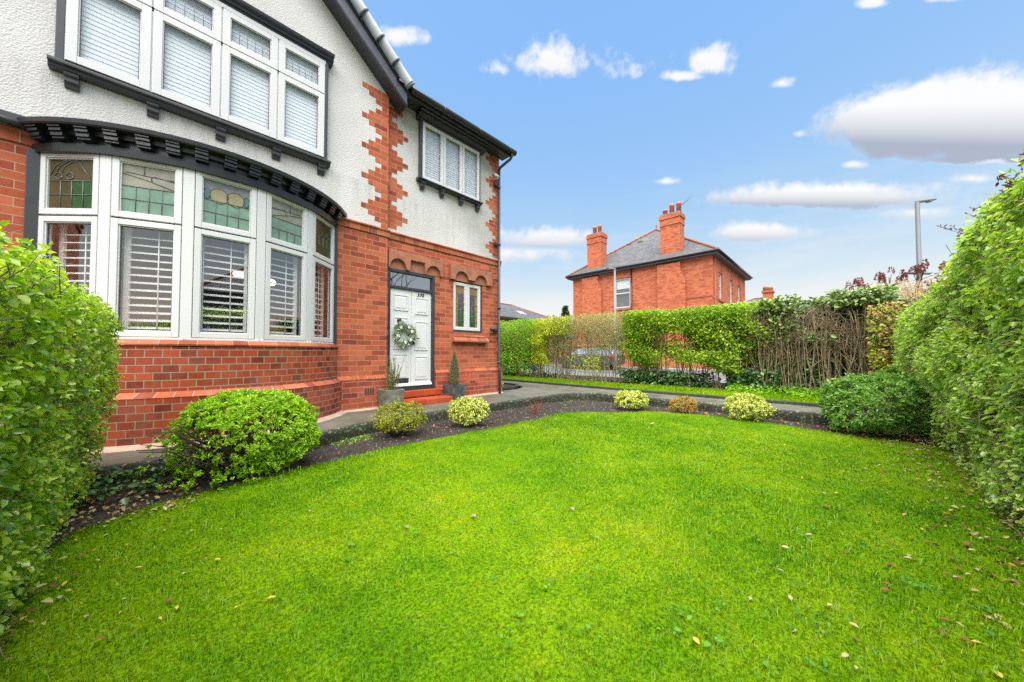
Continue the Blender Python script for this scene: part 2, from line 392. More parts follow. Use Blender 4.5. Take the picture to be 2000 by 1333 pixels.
M['azalea'] = leafmat('azalea_leaf', [(0, (.22, .17, .03)), (.4, (.28, .32, .025)), (.8, (.42, .46, .04)), (1, (.52, .26, .07))], .45, .25, 6)
M['rusty'] = leafmat('rusty_leaf', [(0, (.20, .24, .04)), (.4, (.36, .34, .05)), (.75, (.58, .22, .05)), (1, (.68, .26, .08))], .5, .25, 8)
M['euon'] = leafmat('variegated_leaf', [(0, (.12, .25, .02)), (.32, (.34, .44, .05)), (.58, (.66, .66, .14)), (1, (.80, .76, .32))], .4, .22, 6, .35)
M['darkshrub'] = leafmat('dark_green_leaf', [(0, (.06, .15, .03)), (.5, (.17, .36, .05)), (1, (.38, .58, .12))], .4, .28, 4)
M['conifer'] = leafmat('blue_green_needle', [(0, (.09, .13, .06)), (.6, (.20, .26, .12)), (1, (.34, .40, .20))], .6, .15, 6)
M['rosemary'] = leafmat('olive_needle', [(0, (.12, .15, .05)), (.6, (.27, .32, .10)), (1, (.44, .48, .20))], .6, .15, 6)
M['fartree'] = leafmat('far_tree_leaf', [(0, (.03, .06, .025)), (1, (.09, .15, .06))], .6, .2, 1)
M['sumac'] = leafmat('sumac_cone', [(0, (.13, .03, .022)), (1, (.30, .09, .055))], .7, .1, 3)
M['browntwig'] = leafmat('brown_hedge_top', [(0, (.32, .21, .11)), (.6, (.50, .35, .18)), (1, (.56, .48, .2))], .7, .25, 2)
M['euca'] = leafmat('grey_green_leaf', [(0, (.18, .25, .17)), (.6, (.34, .42, .30)), (1, (.58, .62, .48))], .6, .2, 9)
M['petal'] = plain('white_petal', (.82, .81, .77), .6, var=.05)
M['grass'] = None
M['lf_yellow'] = leafmat('yellow_leaf', [(0, (.44, .32, .04)), (1, (.60, .48, .10))], .6, .15, spec=.12)
M['lf_pale'] = leafmat('pale_leaf', [(0, (.30, .26, .13)), (1, (.46, .40, .22))], .6, .15, spec=.12)
M['lf_brown'] = leafmat('brown_leaf', [(0, (.13, .05, .025)), (1, (.30, .13, .06))], .7, .1, spec=.12)
M['lf_red'] = leafmat('red_leaf', [(0, (.36, .07, .03)), (1, (.52, .16, .07))], .6, .1, spec=.12)
M['lf_orange'] = leafmat('orange_leaf', [(0, (.52, .20, .03)), (1, (.62, .34, .06))], .6, .15, spec=.12)
M['lf_grey'] = leafmat('grey_brown_leaf', [(0, (.16, .12, .10)), (1, (.30, .24, .21))], .6, .05, spec=.12)
M['litter'] = leafmat('mixed_leaf_litter', [(0, (.10, .05, .025)), (.4, (.24, .13, .06)), (.75, (.42, .34, .14)), (1, (.50, .47, .30))], .8, .1, 5, spec=.1)

def mk_grass(name, blade=True):
    m, nt, b, out = newmat(name)
    n1 = noise(nt, .6, 6, .65); n2 = noise(nt, 3.5, 4, .6)
    v = math_(nt, 'ADD', math_(nt, 'ADD', math_(nt, 'MULTIPLY', n1, .85), math_(nt, 'MULTIPLY', n2, .40)), math_(nt, 'MULTIPLY', noise(nt, 13, 3), .22))
    if blade:
        g = nt.nodes.new('ShaderNodeNewGeometry'); v = math_(nt, 'ADD', v, math_(nt, 'MULTIPLY', math_(nt, 'SUBTRACT', g.outputs['Random Per Island'], .5), .68))
    col = ramp(nt, math_(nt, 'MULTIPLY', v, .7), [(.20, (.015, .058, .002)), (.35, (.048, .155, .002)), (.47, (.105, .252, .002)), (.58, (.180, .322, .002)), (.70, (.315, .385, .004)), (.82, (.40, .44, .10))])
    if not blade: col = mixc(nt, ramp(nt, noise(nt, 60, 4, .7), [(.35, (0,0,0)), (.6, (1,1,1))]), mixc(nt, 1., col, (.30, .27, .3), 'MULTIPLY'), col)
    nt.links.new(col, b.inputs['Base Color']); b.inputs['Roughness'].default_value = .6; b.inputs['Specular IOR Level'].default_value = .04
    if blade:
        tl = nt.nodes.new('ShaderNodeBsdfTranslucent'); nt.links.new(mixc(nt, 1., col, (1.35, 1.3, .3), 'MULTIPLY'), tl.inputs[0])
        mx = nt.nodes.new('ShaderNodeMixShader'); mx.inputs[0].default_value = .35
        nt.links.new(b.outputs[0], mx.inputs[1]); nt.links.new(tl.outputs[0], mx.inputs[2]); nt.links.new(mx.outputs[0], out.inputs[0])
    else: bump(nt, b, noise(nt, 70, 4, .7), .7, .02)
    return m
M['grass'] = mk_grass('grass_blade'); M['turf'] = mk_grass('mossy_turf', False); M['paleblade'] = leafmat('pale_grass_blade', [(0, (.10, .26, .02)), (.6, (.20, .36, .04)), (1, (.32, .42, .10))], .6, .3, 2, .5, spec=.1)

# ------------------------------------------------------------------ foliage builders (numpy)
def unit(a): return a/np.maximum(1e-9, np.linalg.norm(a, axis=-1, keepdims=True))
def sn(p, f, seed=0):
    r = np.random.default_rng(seed); o = np.zeros(len(p))
    for k in range(4):
        d = r.normal(size=3); d /= np.linalg.norm(d); o += np.sin(p @ d*f*(1+.45*k) + r.uniform(0, 6.28))/(1+.5*k)
    return o/2.2
def mesh_np(name, V, F, mats, parent=None, midx=None, smooth=False):
    me = bpy.data.meshes.new(name)
    off = ORG.get(parent.name, Vector((0, 0, 0))) if parent is not None else Vector((0, 0, 0))
    V = V - np.array(off)
    me.vertices.add(len(V)); me.vertices.foreach_set('co', V.astype(np.float32).ravel())
    k = F.shape[1]
    me.loops.add(F.size); me.loops.foreach_set('vertex_index', F.astype(np.int32).ravel())
    me.polygons.add(len(F)); me.polygons.foreach_set('loop_start', np.arange(0, F.size, k, dtype=np.int32))
    for m in (mats if isinstance(mats, (list, tuple)) else [mats]): me.materials.append(m)
    if midx is not None: me.polygons.foreach_set('material_index', midx.astype(np.int32))
    me.update(calc_edges=True); me.validate()
    return link(name, me, parent)
def leaf_geo(P, D, Nn, L, W, fold=.25, curl=.12):
    D = unit(D); S = unit(np.cross(D, Nn)); U = np.cross(S, D)
    L = L[:, None]; W = W[:, None]
    b = P; t = P + D*L - U*L*curl
    c1 = P + D*L*.32 + U*L*.03; c2 = P + D*L*.70 - U*L*curl*.35
    l1 = c1 + S*W*.48 + U*W*fold; r1 = c1 - S*W*.48 + U*W*fold
    l2 = c2 + S*W*.40 + U*W*fold*.8; r2 = c2 - S*W*.40 + U*W*fold*.8
    V = np.stack([b, l1, l2, t, r2, r1], 1).reshape(-1, 3)
    i = np.arange(len(P))[:, None]*6
    F = np.concatenate([i + np.array([[0, 1, 2, 3]]), i + np.array([[0, 3, 4, 5]])], 1).reshape(-1, 4)
    return V, F
def leaves(name, P, D, Nn, L, W, mat, parent, fold=.25, curl=.12):
    V, F = leaf_geo(P, D, Nn, L, W, fold, curl)
    return mesh_np(name, V, F, mat, parent)
def join_geo(parts):
    Vs, Fs, o = [], [], 0
    for V, F in parts: Vs.append(V); Fs.append(F + o); o += len(V)
    return np.concatenate(Vs), np.concatenate(Fs)
def stems(name, lines, mat, parent, k=5):
    mb = MB()
    for pts, r in lines: mb.tube(pts, r, k, cap=False)
    return mb.build(name, mat, parent)
CAMP = np.array([-6.18, -6.509, 1.22])

def hedge_surface(bx, n, faces, rnd=.18, bulge=.06, seed=0, depth=.22, freq=2.2):
    """points and outward normals on a clipped, uneven hedge block bx=(x0,x1,y0,y1,z0,z1)"""
    x0, x1, y0, y1, z0, z1 = bx; lx, ly, lz = x1-x0, y1-y0, z1-z0
    A = {'-x': ly*lz, '+x': ly*lz, '-y': lx*lz, '+y': lx*lz, '+z': lx*ly}
    tot = sum(A[f] for f in faces); Ps = []; Ns = []
    for f in faces:
        m = int(n*A[f]/tot); u, v = rng.random(m), rng.random(m)
        if f[1] == 'x': p = np.stack([np.full(m, x0 if f[0] == '-' else x1), y0+ly*u, z0+lz*v], 1); nn = np.array([-1. if f[0] == '-' else 1., 0, 0])
        elif f[1] == 'y': p = np.stack([x0+lx*u, np.full(m, y0 if f[0] == '-' else y1), z0+lz*v], 1); nn = np.array([0, -1. if f[0] == '-' else 1., 0])
        else: p = np.stack([x0+lx*u, y0+ly*v, np.full(m, z1)], 1); nn = np.array([0, 0, 1.])
        Ps.append(p); Ns.append(np.tile(nn, (m, 1)))
    P = np.concatenate(Ps); Nn = np.concatenate(Ns)
    # round the edges: pull towards an inner box then push out by the radius
    lo = np.array([x0+rnd, y0+rnd, -9]); hi = np.array([x1-rnd, y1-rnd, z1-rnd])
    q = np.clip(P, lo, hi); d = P - q; dl = np.linalg.norm(d, axis=1, keepdims=True)
    o = d/np.maximum(dl, 1e-6); P = q + o*np.minimum(dl, rnd); Nn = unit(o + Nn*.05)
    P = P + Nn*(sn(P, freq, seed)*bulge + sn(P, freq*4.2, seed+1)*bulge*.45)[:, None]
    P = P - Nn*(np.abs(rng.normal(0, 1, len(P)))*depth*.55)[:, None]
    return P, Nn
def hedge_leaf(P, Nn, L, W, up=.55, jit=.6, lj=.35):
    n = len(P)
    Nf = unit(Nn*1.1 + np.array([0, 0, up]) + rng.normal(0, jit, (n, 3)))
    D = unit(np.cross(Nf, rng.normal(0, 1, (n, 3))) + Nn*.35 + np.array([0, 0, -.1]))
    s = 1 + rng.normal(0, lj*.6, n).clip(-.5, .7)
    return P, D, Nf, L*s, W*s*(1+rng.normal(0, .12, n))
def sprigs(P, Nn, per, Ls, L, W, up=.45, jit=.5, nup=1.3):
    n = len(P); d = unit(Nn*.75 + np.array([0, 0, up]) + rng.normal(0, jit, (n, 3))*.6); ls = Ls*rng.uniform(.5, 1.35, n)
    S = unit(np.cross(d, rng.normal(0, 1, (n, 3)) + np.array([0, 0, .4]))); PP, DD, NF, LL, WW = [], [], [], [], []
    for j in range(per):
        f = (j+.6)/per; sg = 1 if j % 2 else -1
        if j == per-1: D = d + rng.normal(0, .15, (n, 3))
        else: D = d*.5 + S*sg*.85 + rng.normal(0, .22, (n, 3))
        Sj = S if (j//2) % 2 == 0 else unit(np.cross(d, S)); D = D if j == per-1 else d*.5 + Sj*sg*.85 + rng.normal(0, .22, (n, 3))
        PP.append(P + d*(ls*f)[:, None]); DD.append(unit(D)); NF.append(unit(np.array([0, 0, nup]) + Nn*.35 + d*.3 + rng.normal(0, .32, (n, 3))))
        s = (1.1-.45*f)*np.clip(1+rng.normal(0, .2, n), .5, 1.6); LL.append(L*s); WW.append(W*s)
    return [np.concatenate(a) for a in (PP, DD, NF, LL, WW)]
def cat_leaves(a, c): return [np.concatenate([x, y]) for x, y in zip(a, c)]
def twigs(P, Nn, n, length, r, seed=0, spread=.6):
    idx = rng.integers(0, len(P), n); out = []
    for i in idx:
        p = P[i]; d = Nn[i] + rng.normal(0, spread, 3) + np.array([0, 0, .35]); d /= np.linalg.norm(d)
        a = p - d*length*.7; m = p - d*length*.2 + rng.normal(0, .015, 3); e = p + d*length*.35
        out.append(([a, m, e], [r*1.3, r, r*.5]))
    return out
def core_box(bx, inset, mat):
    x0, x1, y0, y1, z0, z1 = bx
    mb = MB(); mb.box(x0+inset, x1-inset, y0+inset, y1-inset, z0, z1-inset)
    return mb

# ------------------------------------------------------------------ ground
o = MB().add([(-400, -400, -.12), (400, -400, -.12), (400, 400, -.12), (-400, 400, -.12)], [(0, 1, 2, 3)]).build('ground', M['earth']); tag(o, kind='structure')

LAWN = [(-7.0,-3.6),(-6.72,-3.1),(-6.55,-2.66),(-6.18,-2.44),(-5.6,-2.42),(-5.06,-2.42),(-4.4,-2.36),(-3.8,-2.30),(-2.9,-2.36),(-1.98,-2.45),(-1.2,-2.42),(-.6,-2.36),(-.33,-2.38),(-.05,-2.6),(.35,-3.15),(.7,-3.42),(1.03,-3.52),(1.2,-4.0),(1.33,-4.8),(1.2,-5.6),(1.05,-6.25),(.95,-7.3),(.5,-7.75),(-12,-7.75),(-12,-9.5),(-7.0,-9.5)]
LAWN = [(-7.0,-3.6)] + LAWN[1:23] + [(-7.0,-7.75)]
def inpoly(x, y, poly):
    c = np.zeros(len(x), bool); n = len(poly)
    for i in range(n):
        x1, y1 = poly[i]; x2, y2 = poly[(i+1) % n]
        k = ((y1 > y) != (y2 > y)); xi = (x2-x1)*(y-y1)/((y2-y1) if y2 != y1 else 1e-9) + x1
        c ^= k & (x < xi)
    return c
def lawn_h(x, y):
    p = np.stack([x, y, np.zeros_like(x)], 1)
    return .018*sn(p, 1.6, 5) + .008*sn(p, 5, 6)
def sheet(name, poly, z, step, mat, hf=None, edge=-.05):
    """terrain sheet cut to an outline, with a small turned-down edge"""
    bm = bmesh.new()
    vs = [bm.verts.new((p[0], p[1], 0)) for p in poly]; bm.faces.new(vs)
    xs = np.arange(min(p[0] for p in poly)+step*.5, max(p[0] for p in poly), step); ys = np.arange(min(p[1] for p in poly)+step*.5, max(p[1] for p in poly), step)
    for x in xs: bmesh.ops.bisect_plane(bm, geom=bm.verts[:]+bm.edges[:]+bm.faces[:], plane_co=(x, 0, 0), plane_no=(1, 0, 0))
    for y in ys: bmesh.ops.bisect_plane(bm, geom=bm.verts[:]+bm.edges[:]+bm.faces[:], plane_co=(0, y, 0), plane_no=(0, 1, 0))
    bmesh.ops.recalc_face_normals(bm, faces=bm.faces[:])
    if bm.faces[:] and bm.faces[:][0].normal.z < 0: bmesh.ops.reverse_faces(bm, faces=bm.faces[:])
    be = [e for e in bm.edges if e.is_boundary]
    ret = bmesh.ops.extrude_edge_only(bm, edges=be)
    low = {v for v in ret['geom'] if isinstance(v, bmesh.types.BMVert)}
    for v in bm.verts:
        h = float(hf(np.array([v.co.x]), np.array([v.co.y]))[0]) if hf else 0
        v.co.z = z + h + (edge if v in low else 0)
    me = bpy.data.meshes.new(name); bm.to_mesh(me); bm.free()
    for p in me.polygons: p.use_smooth = True
    uvl = me.uv_layers.new(name='UVMap')
    me.materials.append(mat); o = link(name, me); return tag(o, kind='structure')
sheet('lawn', LAWN, 0, .25, M['turf'], lawn_h, -.07)
SOILP = [(-9,-4.2),(-9,-.5),(2.2,-.5),(2.2,-9),(.2,-9),(-6.5,-9.3),(-9,-9.3)]
def soil_h(x, y):
    p = np.stack([x, y, np.zeros_like(x)], 1); return .014*sn(p, 3, 8) + .012*sn(p, 11, 9)
sheet('flower_bed_soil', SOILP, -.035, .12, M['soil'], soil_h)

# path
PATH_OUT = [(-11,-1.62),(-6.9,-1.56),(-6.4,-1.55),(-5.7,-1.62),(-5.1,-1.60),(-4.7,-1.52),(-4.2,-1.30),(-3.6,-1.14),(-3.0,-1.12),(-2.2,-1.16),(-1.5,-1.19),(-.7,-1.19),(.1,-1.18),(.8,-1.19),(1.25,-1.24),(1.6,-1.42),(1.83,-1.75),(1.93,-2.2),(1.95,-3.0),(1.93,-4.5),(1.92,-6.3),(1.92,-9)]
PATH = PATH_OUT + [(2.75,-9),(2.75,-6),(2.76,-3.3),(2.84,-1.0),(2.98,2.5),(3.0,12),(2.05,12),(2.02,1.2),(1.9,.8),(1.55,.5),(1.1,.32),(.12,.26),(.05,.1),(-11,.1)]
mb = MB(); mb.poly(PATH, .135, .17); pth = mb.build('garden_path', M['path'], bevel=.008); tag(pth, kind='structure')
# kerb below the path edge: a rough cast wall, its foot eaten away
kb = MB()
pts = [Vector((p[0], p[1], 0)) for p in PATH_OUT]; dense = []
for a, b in zip(pts[:-1], pts[1:]):
    n = max(1, int((b-a).length/.07)); dense += [a.lerp(b, i/n) for i in range(n)]
dense.append(pts[-1])
rows = [(.168, .012), (.155, .026), (.12, .03), (.07, .026), (.03, .012), (-.06, 0)]
grid = []
for i, p in enumerate(dense):
    t = (dense[min(i+1, len(dense)-1)] - dense[max(0, i-1)]).normalized(); nrm = Vector((t.y, -t.x, 0))
    col = []
    for j, (z, off) in enumerate(rows):
        q = np.array([[p.x, p.y, z]]); d = float(sn(q, 9, 21)[0]*.012 + sn(q, 31, 22)[0]*.007)
        zz = z + (float(sn(q, 5, 23)[0])*.02 if 2 < j < 5 else 0) + (float(sn(q, 17, 24)[0])*.004 if j == 0 else 0)
        col.append((p.x + nrm.x*(off+d), p.y + nrm.y*(off+d), zz))
    grid.append(col)
nr = len(rows); V = [v for c in grid for v in c]
F = [(i*nr+j, i*nr+j+1, (i+1)*nr+j+1, (i+1)*nr+j) for i in range(len(grid)-1) for j in range(nr-1)]
V2 = [(p.x, p.y, .1665) for p in dense]; b0 = len(V); V += V2
F += [(b0+i, i*nr, (i+1)*nr, b0+i+1) for i in range(len(grid)-1)]
kb.add(V, F, smooth=True); ko = kb.build('path_kerb', M['kerb']); tag(ko, kind='structure')
# far edging, strip of grass, hedge bed
mb = MB()
FE = [(2.75,-9),(2.75,-6),(2.76,-3.3),(2.84,-1.0),(2.98,2.5),(3.0,12)]
out = [(p[0]+.10, p[1]) for p in FE]
mb.poly(FE + out[::-1], .1, .235); e = mb.build('path_edging', M['edging'], bevel=.012); tag(e, kind='structure')
STRIP = [(p[0]+.10, p[1]) for p in FE] + [(4.95, 12), (4.95,-1),(4.8,-3),(4.75,-9)]
sheet('grass_strip', STRIP, .20, .5, M['turf'], lambda x, y: lawn_h(x, y)*.7, -.2)
mb = MB(); mb.poly([(4.7,-10),(6.6,-10),(6.6,14),(4.7,14)], -.1, .185); e = mb.build('hedge_bed_soil', M['soil']); tag(e, kind='structure')
# bed by the corner of the house
ISL = [(.2,.36),(1.05,.40),(1.45,.56),(1.78,.86),(1.90,1.25),(1.93,6),(.2,6)]
mb = MB()
n = len(ISL)
inner = [(.2,.44),(1.02,.48),(1.4,.63),(1.70,.91),(1.82,1.28),(1.85,6),(.2,6)]
v = [(p[0],p[1],.17) for p in ISL]+[(p[0],p[1],.235) for p in ISL]+[(p[0],p[1],.235) for p in inner]+[(p[0],p[1],.15) for p in inner]
f = []
for i in range(n-1):
    for k in range(3): f.append((k*n+i, k*n+i+1, (k+1)*n+i+1, (k+1)*n+i))
mb.add(v, f); e = mb.build('corner_bed_edging', M['edging']); tag(e, kind='structure')
mb = MB(); mb.poly(inner, .1, .185); e = mb.build('corner_bed_soil', M['soil']); tag(e, kind='structure')
# street
mb = MB(); mb.box(6.6, 8.4, -60, 60, -.1, .25); e = mb.build('near_pavement', M['paving'], bevel=.01); tag(e, kind='structure')
mb = MB(); mb.box(8.4, 15.2, -60, 60, -.1, .15); e = mb.build('road', M['asphalt']); tag(e, kind='structure')
mb = MB(); mb.box(15.2, 16.5, -60, 60, -.1, .27); e = mb.build('far_pavement', M['paving'], bevel=.01); tag(e, kind='structure')
mb = MB(); mb.box(16.5, 60, -60, 60, -.1, .26); e = mb.build('neighbour_ground', M['earth']); tag(e, kind='structure')
mb = MB(); mb.box(-60, 6.6, -60, -17, -.1, .1); e = mb.build('front_road', M['asphalt']); tag(e, kind='structure')
mb = MB(); mb.box(-60, 6.6, -17, -10.2, -.1, .06); e = mb.build('front_pavement', M['paving']); tag(e, kind='structure')

# grass blades
def grass(name, poly, hf, z, dens, lmin, lmax, bw, dmax, mat=None):
    xs = [p[0] for p in poly]; ys = [p[1] for p in poly]
    area = (max(xs)-min(xs))*(max(ys)-min(ys)); n = int(area*dmax)
    x = rng.uniform(min(xs), max(xs), n); y = rng.uniform(min(ys), max(ys), n)
    r = np.hypot(x-CAMP[0], y-CAMP[1])
    k = inpoly(x, y, poly) & (rng.random(n) < dens(r)/dmax)
    x, y, r = x[k], y[k], r[k]; n = len(x)
    L = rng.uniform(lmin, lmax, n)*(1+.35*sn(np.stack([x, y, x*0], 1), 2.2, 31)); a = rng.uniform(0, 6.283, n); ln = np.abs(rng.normal(.55, .35, n))
    dx, dy = np.cos(a), np.sin(a)
    w = bw*np.clip(r/2.2, .8, 3.0)*rng.uniform(.7, 1.3, n)
    B = np.stack([x, y, z + hf(x, y) - .004], 1); dirv = np.stack([dx, dy, x*0], 1); sd = np.stack([-dy, dx, x*0], 1)*w[:, None]*.5
    up = np.array([0, 0, 1.])
    h1 = (L*.55)[:, None]; Mi = B + up*h1*np.cos(ln*.6)[:, None] + dirv*h1*np.sin(ln*.6)[:, None]
    T = Mi + up*(L*.45*np.cos(np.minimum(ln*1.7, 1.5)))[:, None] + dirv*(L*.5*np.sin(np.minimum(ln*1.7, 1.5)))[:, None]
    V = np.stack([B-sd, B+sd, Mi+sd*.8, Mi-sd*.8, T], 1).reshape(-1, 3)
    i = np.arange(n)[:, None]*5
    F = np.concatenate([i+np.array([[0, 1, 2]]), i+np.array([[0, 2, 3]]), i+np.array([[3, 2, 4]])], 1).reshape(-1, 3)
    return tag(mesh_np(name, V, F, mat or M['grass']), kind='stuff')
grass('lawn_grass', LAWN, lawn_h, 0, lambda r: np.clip(9500*(2.0/np.maximum(r, .6))**1.25, 1700, 15000), .014, .031, .0030, 15000)
grass('long_grass_blades', LAWN, lawn_h, .004, lambda r: np.clip(1500*(2.0/np.maximum(r, .6))**1.6, 60, 2400), .028, .05, .0026, 2400, M['paleblade'])
grass('strip_grass', [(p[0], p[1]) for p in STRIP if -9.5 < p[1] < 13], lambda x, y: lawn_h(x, y)*.7, .20, lambda r: np.full_like(r, 1100.), .03, .06, .0036, 1100)

# ------------------------------------------------------------------ the house
H = thing('brick_house', 'two-storey red brick and white roughcast house with black trim, bow window and white front door', 'house', (-5.6, 0, 0))
WM = -.124               # plane of the bay wall (the door wall is y=0)
BX = -5.6                # axis of bay, oriel and gable
XR = .08                 # right-hand corner
STR0, STR1 = 3.50, 3.66
# brick ground floor
mb = MB()
mb.wall(-11.2, -3.08, 0, STR0, WM, .25, [(-7.12, -4.06, 1.30, 3.46)])
mb.wall(-3.08, XR, 0, STR0+.06, 0, .3, [(-3.0, -1.925, .30, 2.94), (-1.40, -.5, 1.72, 2.93)])
mb.box(XR-.3, XR, .3, 9, 0, STR0+.06); mb.box(-11.2, -10.9, .3, 9, 0, STR0); mb.box(-10.9, XR-.3, 8.7, 9, 0, STR0)
mb.build('brick_wall', M['brick'], H)
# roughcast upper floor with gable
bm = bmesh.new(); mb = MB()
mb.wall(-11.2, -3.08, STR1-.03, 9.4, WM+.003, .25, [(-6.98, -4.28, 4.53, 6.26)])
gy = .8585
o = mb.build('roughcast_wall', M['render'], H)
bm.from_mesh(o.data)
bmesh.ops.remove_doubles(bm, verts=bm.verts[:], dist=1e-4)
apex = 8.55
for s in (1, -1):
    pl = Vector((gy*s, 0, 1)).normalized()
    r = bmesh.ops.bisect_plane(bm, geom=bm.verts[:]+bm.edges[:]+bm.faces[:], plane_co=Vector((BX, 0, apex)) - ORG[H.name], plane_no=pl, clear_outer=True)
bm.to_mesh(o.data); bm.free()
mb = MB()
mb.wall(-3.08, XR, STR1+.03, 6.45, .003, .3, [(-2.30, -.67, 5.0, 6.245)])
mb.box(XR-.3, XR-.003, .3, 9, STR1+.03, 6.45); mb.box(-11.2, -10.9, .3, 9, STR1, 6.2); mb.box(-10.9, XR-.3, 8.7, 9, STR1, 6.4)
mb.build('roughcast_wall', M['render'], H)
# toothed quoins
EXT = [.525, .395, .265, .14, .265, .395]
def quoin(xc, sgn, yf, yb, zc, zlo, zhi, scale=1, side=0):
    mb = MB(); k0 = int((zlo-zc)/RH)-2
    for k in range(k0, 80):
        z = zc + (k-.5)*RH
        if z < zlo-1e-6 or z + RH > zhi+1e-3: continue
        e = EXT[k % 6]*scale
        mb.box(xc, xc+sgn*e, yf, yb, z, z+RH-.0)
    return mb.build('brick_quoin', M['brick'], H)
quoin(-3.08, -1, WM-.003, .02, 5.151, STR1-.03, 6.36)
quoin(-3.079, 1, -.003, .02, 5.139, STR1+.03, 6.3, .93)
quoin(XR, -1, -.003, .02, 5.129, STR1+.03, 6.42, .9)
# string courses
def string(x0, x1, y, name='string_course', ret=None, dz=0):
    prof = [(y+.05, STR0+dz), (y-.025, STR0+dz), (y-.028, STR0+.10+dz), (y-.055, STR0+.115+dz), (y-.055, STR0+.135+dz), (y+.0, STR1+dz), (y+.05, STR1+dz)]
    mb = MB(); mb.prism_x(prof, x0, x1); return mb.build(name, M['mould'], H)
string(-11.2, -7.05, WM); string(-4.05, -3.052, WM); string(-3.052, XR+.055, 0, dz=.03)
# plinth: chamfered base
def plinth(x0, x1, y, zt, name='plinth'):
    prof = [(y+.02, 0), (y-.065, 0), (y-.065, zt-.06), (y-.002, zt), (y+.02, zt)]
    mb = MB(); mb.prism_x(prof, x0, x1); return mb.build(name, M['brick_plinth'], H)
plinth(-11.2, -7.2, WM, .80); plinth(-4.0, -3.075, WM, .80); plinth(-1.90, XR+.065, 0, .84); plinth(-3.074, -3.0, 0, .84)
for x0, x1, y, zt in ((-4.0, -3.015, WM, .80), (-1.895, XR+.067, 0, .84)):
    mb = MB(); mb.prism_x([(y-.0015, zt+.003), (y-.068, zt-.058), (y-.068, zt-.072), (y+.01, zt-.072), (y+.01, zt+.003)], x0, x1)
    mb.build('plinth_cap', M['mould'], H)
mb = MB(); mb.prism_x([(WM-.06, .168), (WM-.13, .172), (WM-.066, .205)], -4.0, -3.05); mb.build('mortar_fillet', M['mortarfillet'], H); mb = MB(); mb.prism_x([(-.06, .168), (-.13, .172), (-.066, .205)], -1.85, XR+.06)
mb.build('mortar_fillet', M['mortarfillet'], H)
# air bricks
for xc, zc, w, h, y in ((-3.44, .50, .24, .175, WM-.065), (-.87, .52, .22, .075, -.065)):
    mb = MB(); mb.box(xc-w/2, xc+w/2, y-.004, y+.02, zc-h/2, zc+h/2); a = mb.build('air_brick', M['terracotta'], H)
    mb = MB()
    nb = 6 if h > .1 else 7
    for i in range(nb):
        xx = xc-w/2+.025+(w-.05)*(i+.5)/nb
        mb.box(xx-.009, xx+.009, y-.0055, y+.01, zc-h/2+.02, zc+h/2-.02)
    mb.build('vent_slot', M['dark'], a)

# ---- bay ----
DEP = .80; CH = 3.06
aa = CH/(1+2*math.cos(R(22))+2*math.cos(R(44)))
def bay_pts(extra=0.):
    """facet vertices from left jamb to right jamb, pushed out by extra"""
    angs = [44, 22, 0, -22, -44]
    p = [Vector((BX-CH/2, WM, 0))]
    for a in angs: p.append(p[-1] + Vector((math.cos(R(a)), -math.sin(R(a)), 0))*aa)
    if extra:
        q = []
        for i, v in enumerate(p):
            na = angs[max(0, i-1)], angs[min(4, i)]
            ang = (na[0]+na[1])/2
            q.append(v + Vector((-math.sin(R(ang)), -math.cos(R(ang)), 0))*extra)
        return q
    return p
BP = bay_pts()
# smooth curve for brickwork
def bay_curve(extra, n=40):
    ctr_y = None
    half = CH/2; d = -(BP[2].y - WM) + 0.03
    Rr = (half*half + d*d)/(2*d); cy = WM - d + Rr; th0 = math.asin(half/Rr)
    th1 = math.acos(max(-1, min(1, (cy-WM+.02)/(Rr+extra))))
    return [Vector((BX + (Rr+extra)*math.sin(t), cy - (Rr+extra)*math.cos(t), 0)) for t in np.linspace(-th1, th1, n)]
def bay_band(rowsz, mats, name, parent, cap=True):
    """rowsz: list of (z, extra); builds a curved skin with UVs measured along the curve"""
    mb = MB(); n = 44
    cs = [bay_curve(e, n) for z, e in rowsz]
    s = [0]
    for i in range(1, n): s.append(s[-1] + (cs[0][i]-cs[0][i-1]).length)
    vs = [(c[i].x, c[i].y, z) for (z, e), c in zip(rowsz, cs) for i in range(n)]
    fs = []; us = []
    hz = [rowsz[0][0]]
    for (za, ea), (zb, eb) in zip(rowsz[:-1], rowsz[1:]): hz.append(hz[-1] + math.hypot(zb-za, eb-ea))
    for j in range(len(rowsz)-1):
        for i in range(n-1):
            fs.append((j*n+i, j*n+i+1, (j+1)*n+i+1, (j+1)*n+i)); us.append([(s[i], hz[j]), (s[i+1], hz[j]), (s[i+1], hz[j+1]), (s[i], hz[j+1])])
    mb.add(vs, fs, us); return mb.build(name, mats, parent)
bay = bay_band([(0, .15), (.715, .15)], M['brick_bay'], 'bay_wall', H)
bay_band([(.715, .155), (.775, .072)], M['mould'], 'bay_plinth_cap', bay)
bay_band([(.774, .07), (1.31, .07)], M['brick_bay'], 'upper_brickwork', bay)
bay_band([(1.306, .085), (1.325, .09), (1.372, .06), (1.385, -.05)], M['mould'], 'bay_sill', bay)
bay_band([(.165, .24), (.185, .2), (.215, .152)], M['mortarfillet'], 'mortar_fillet', bay)
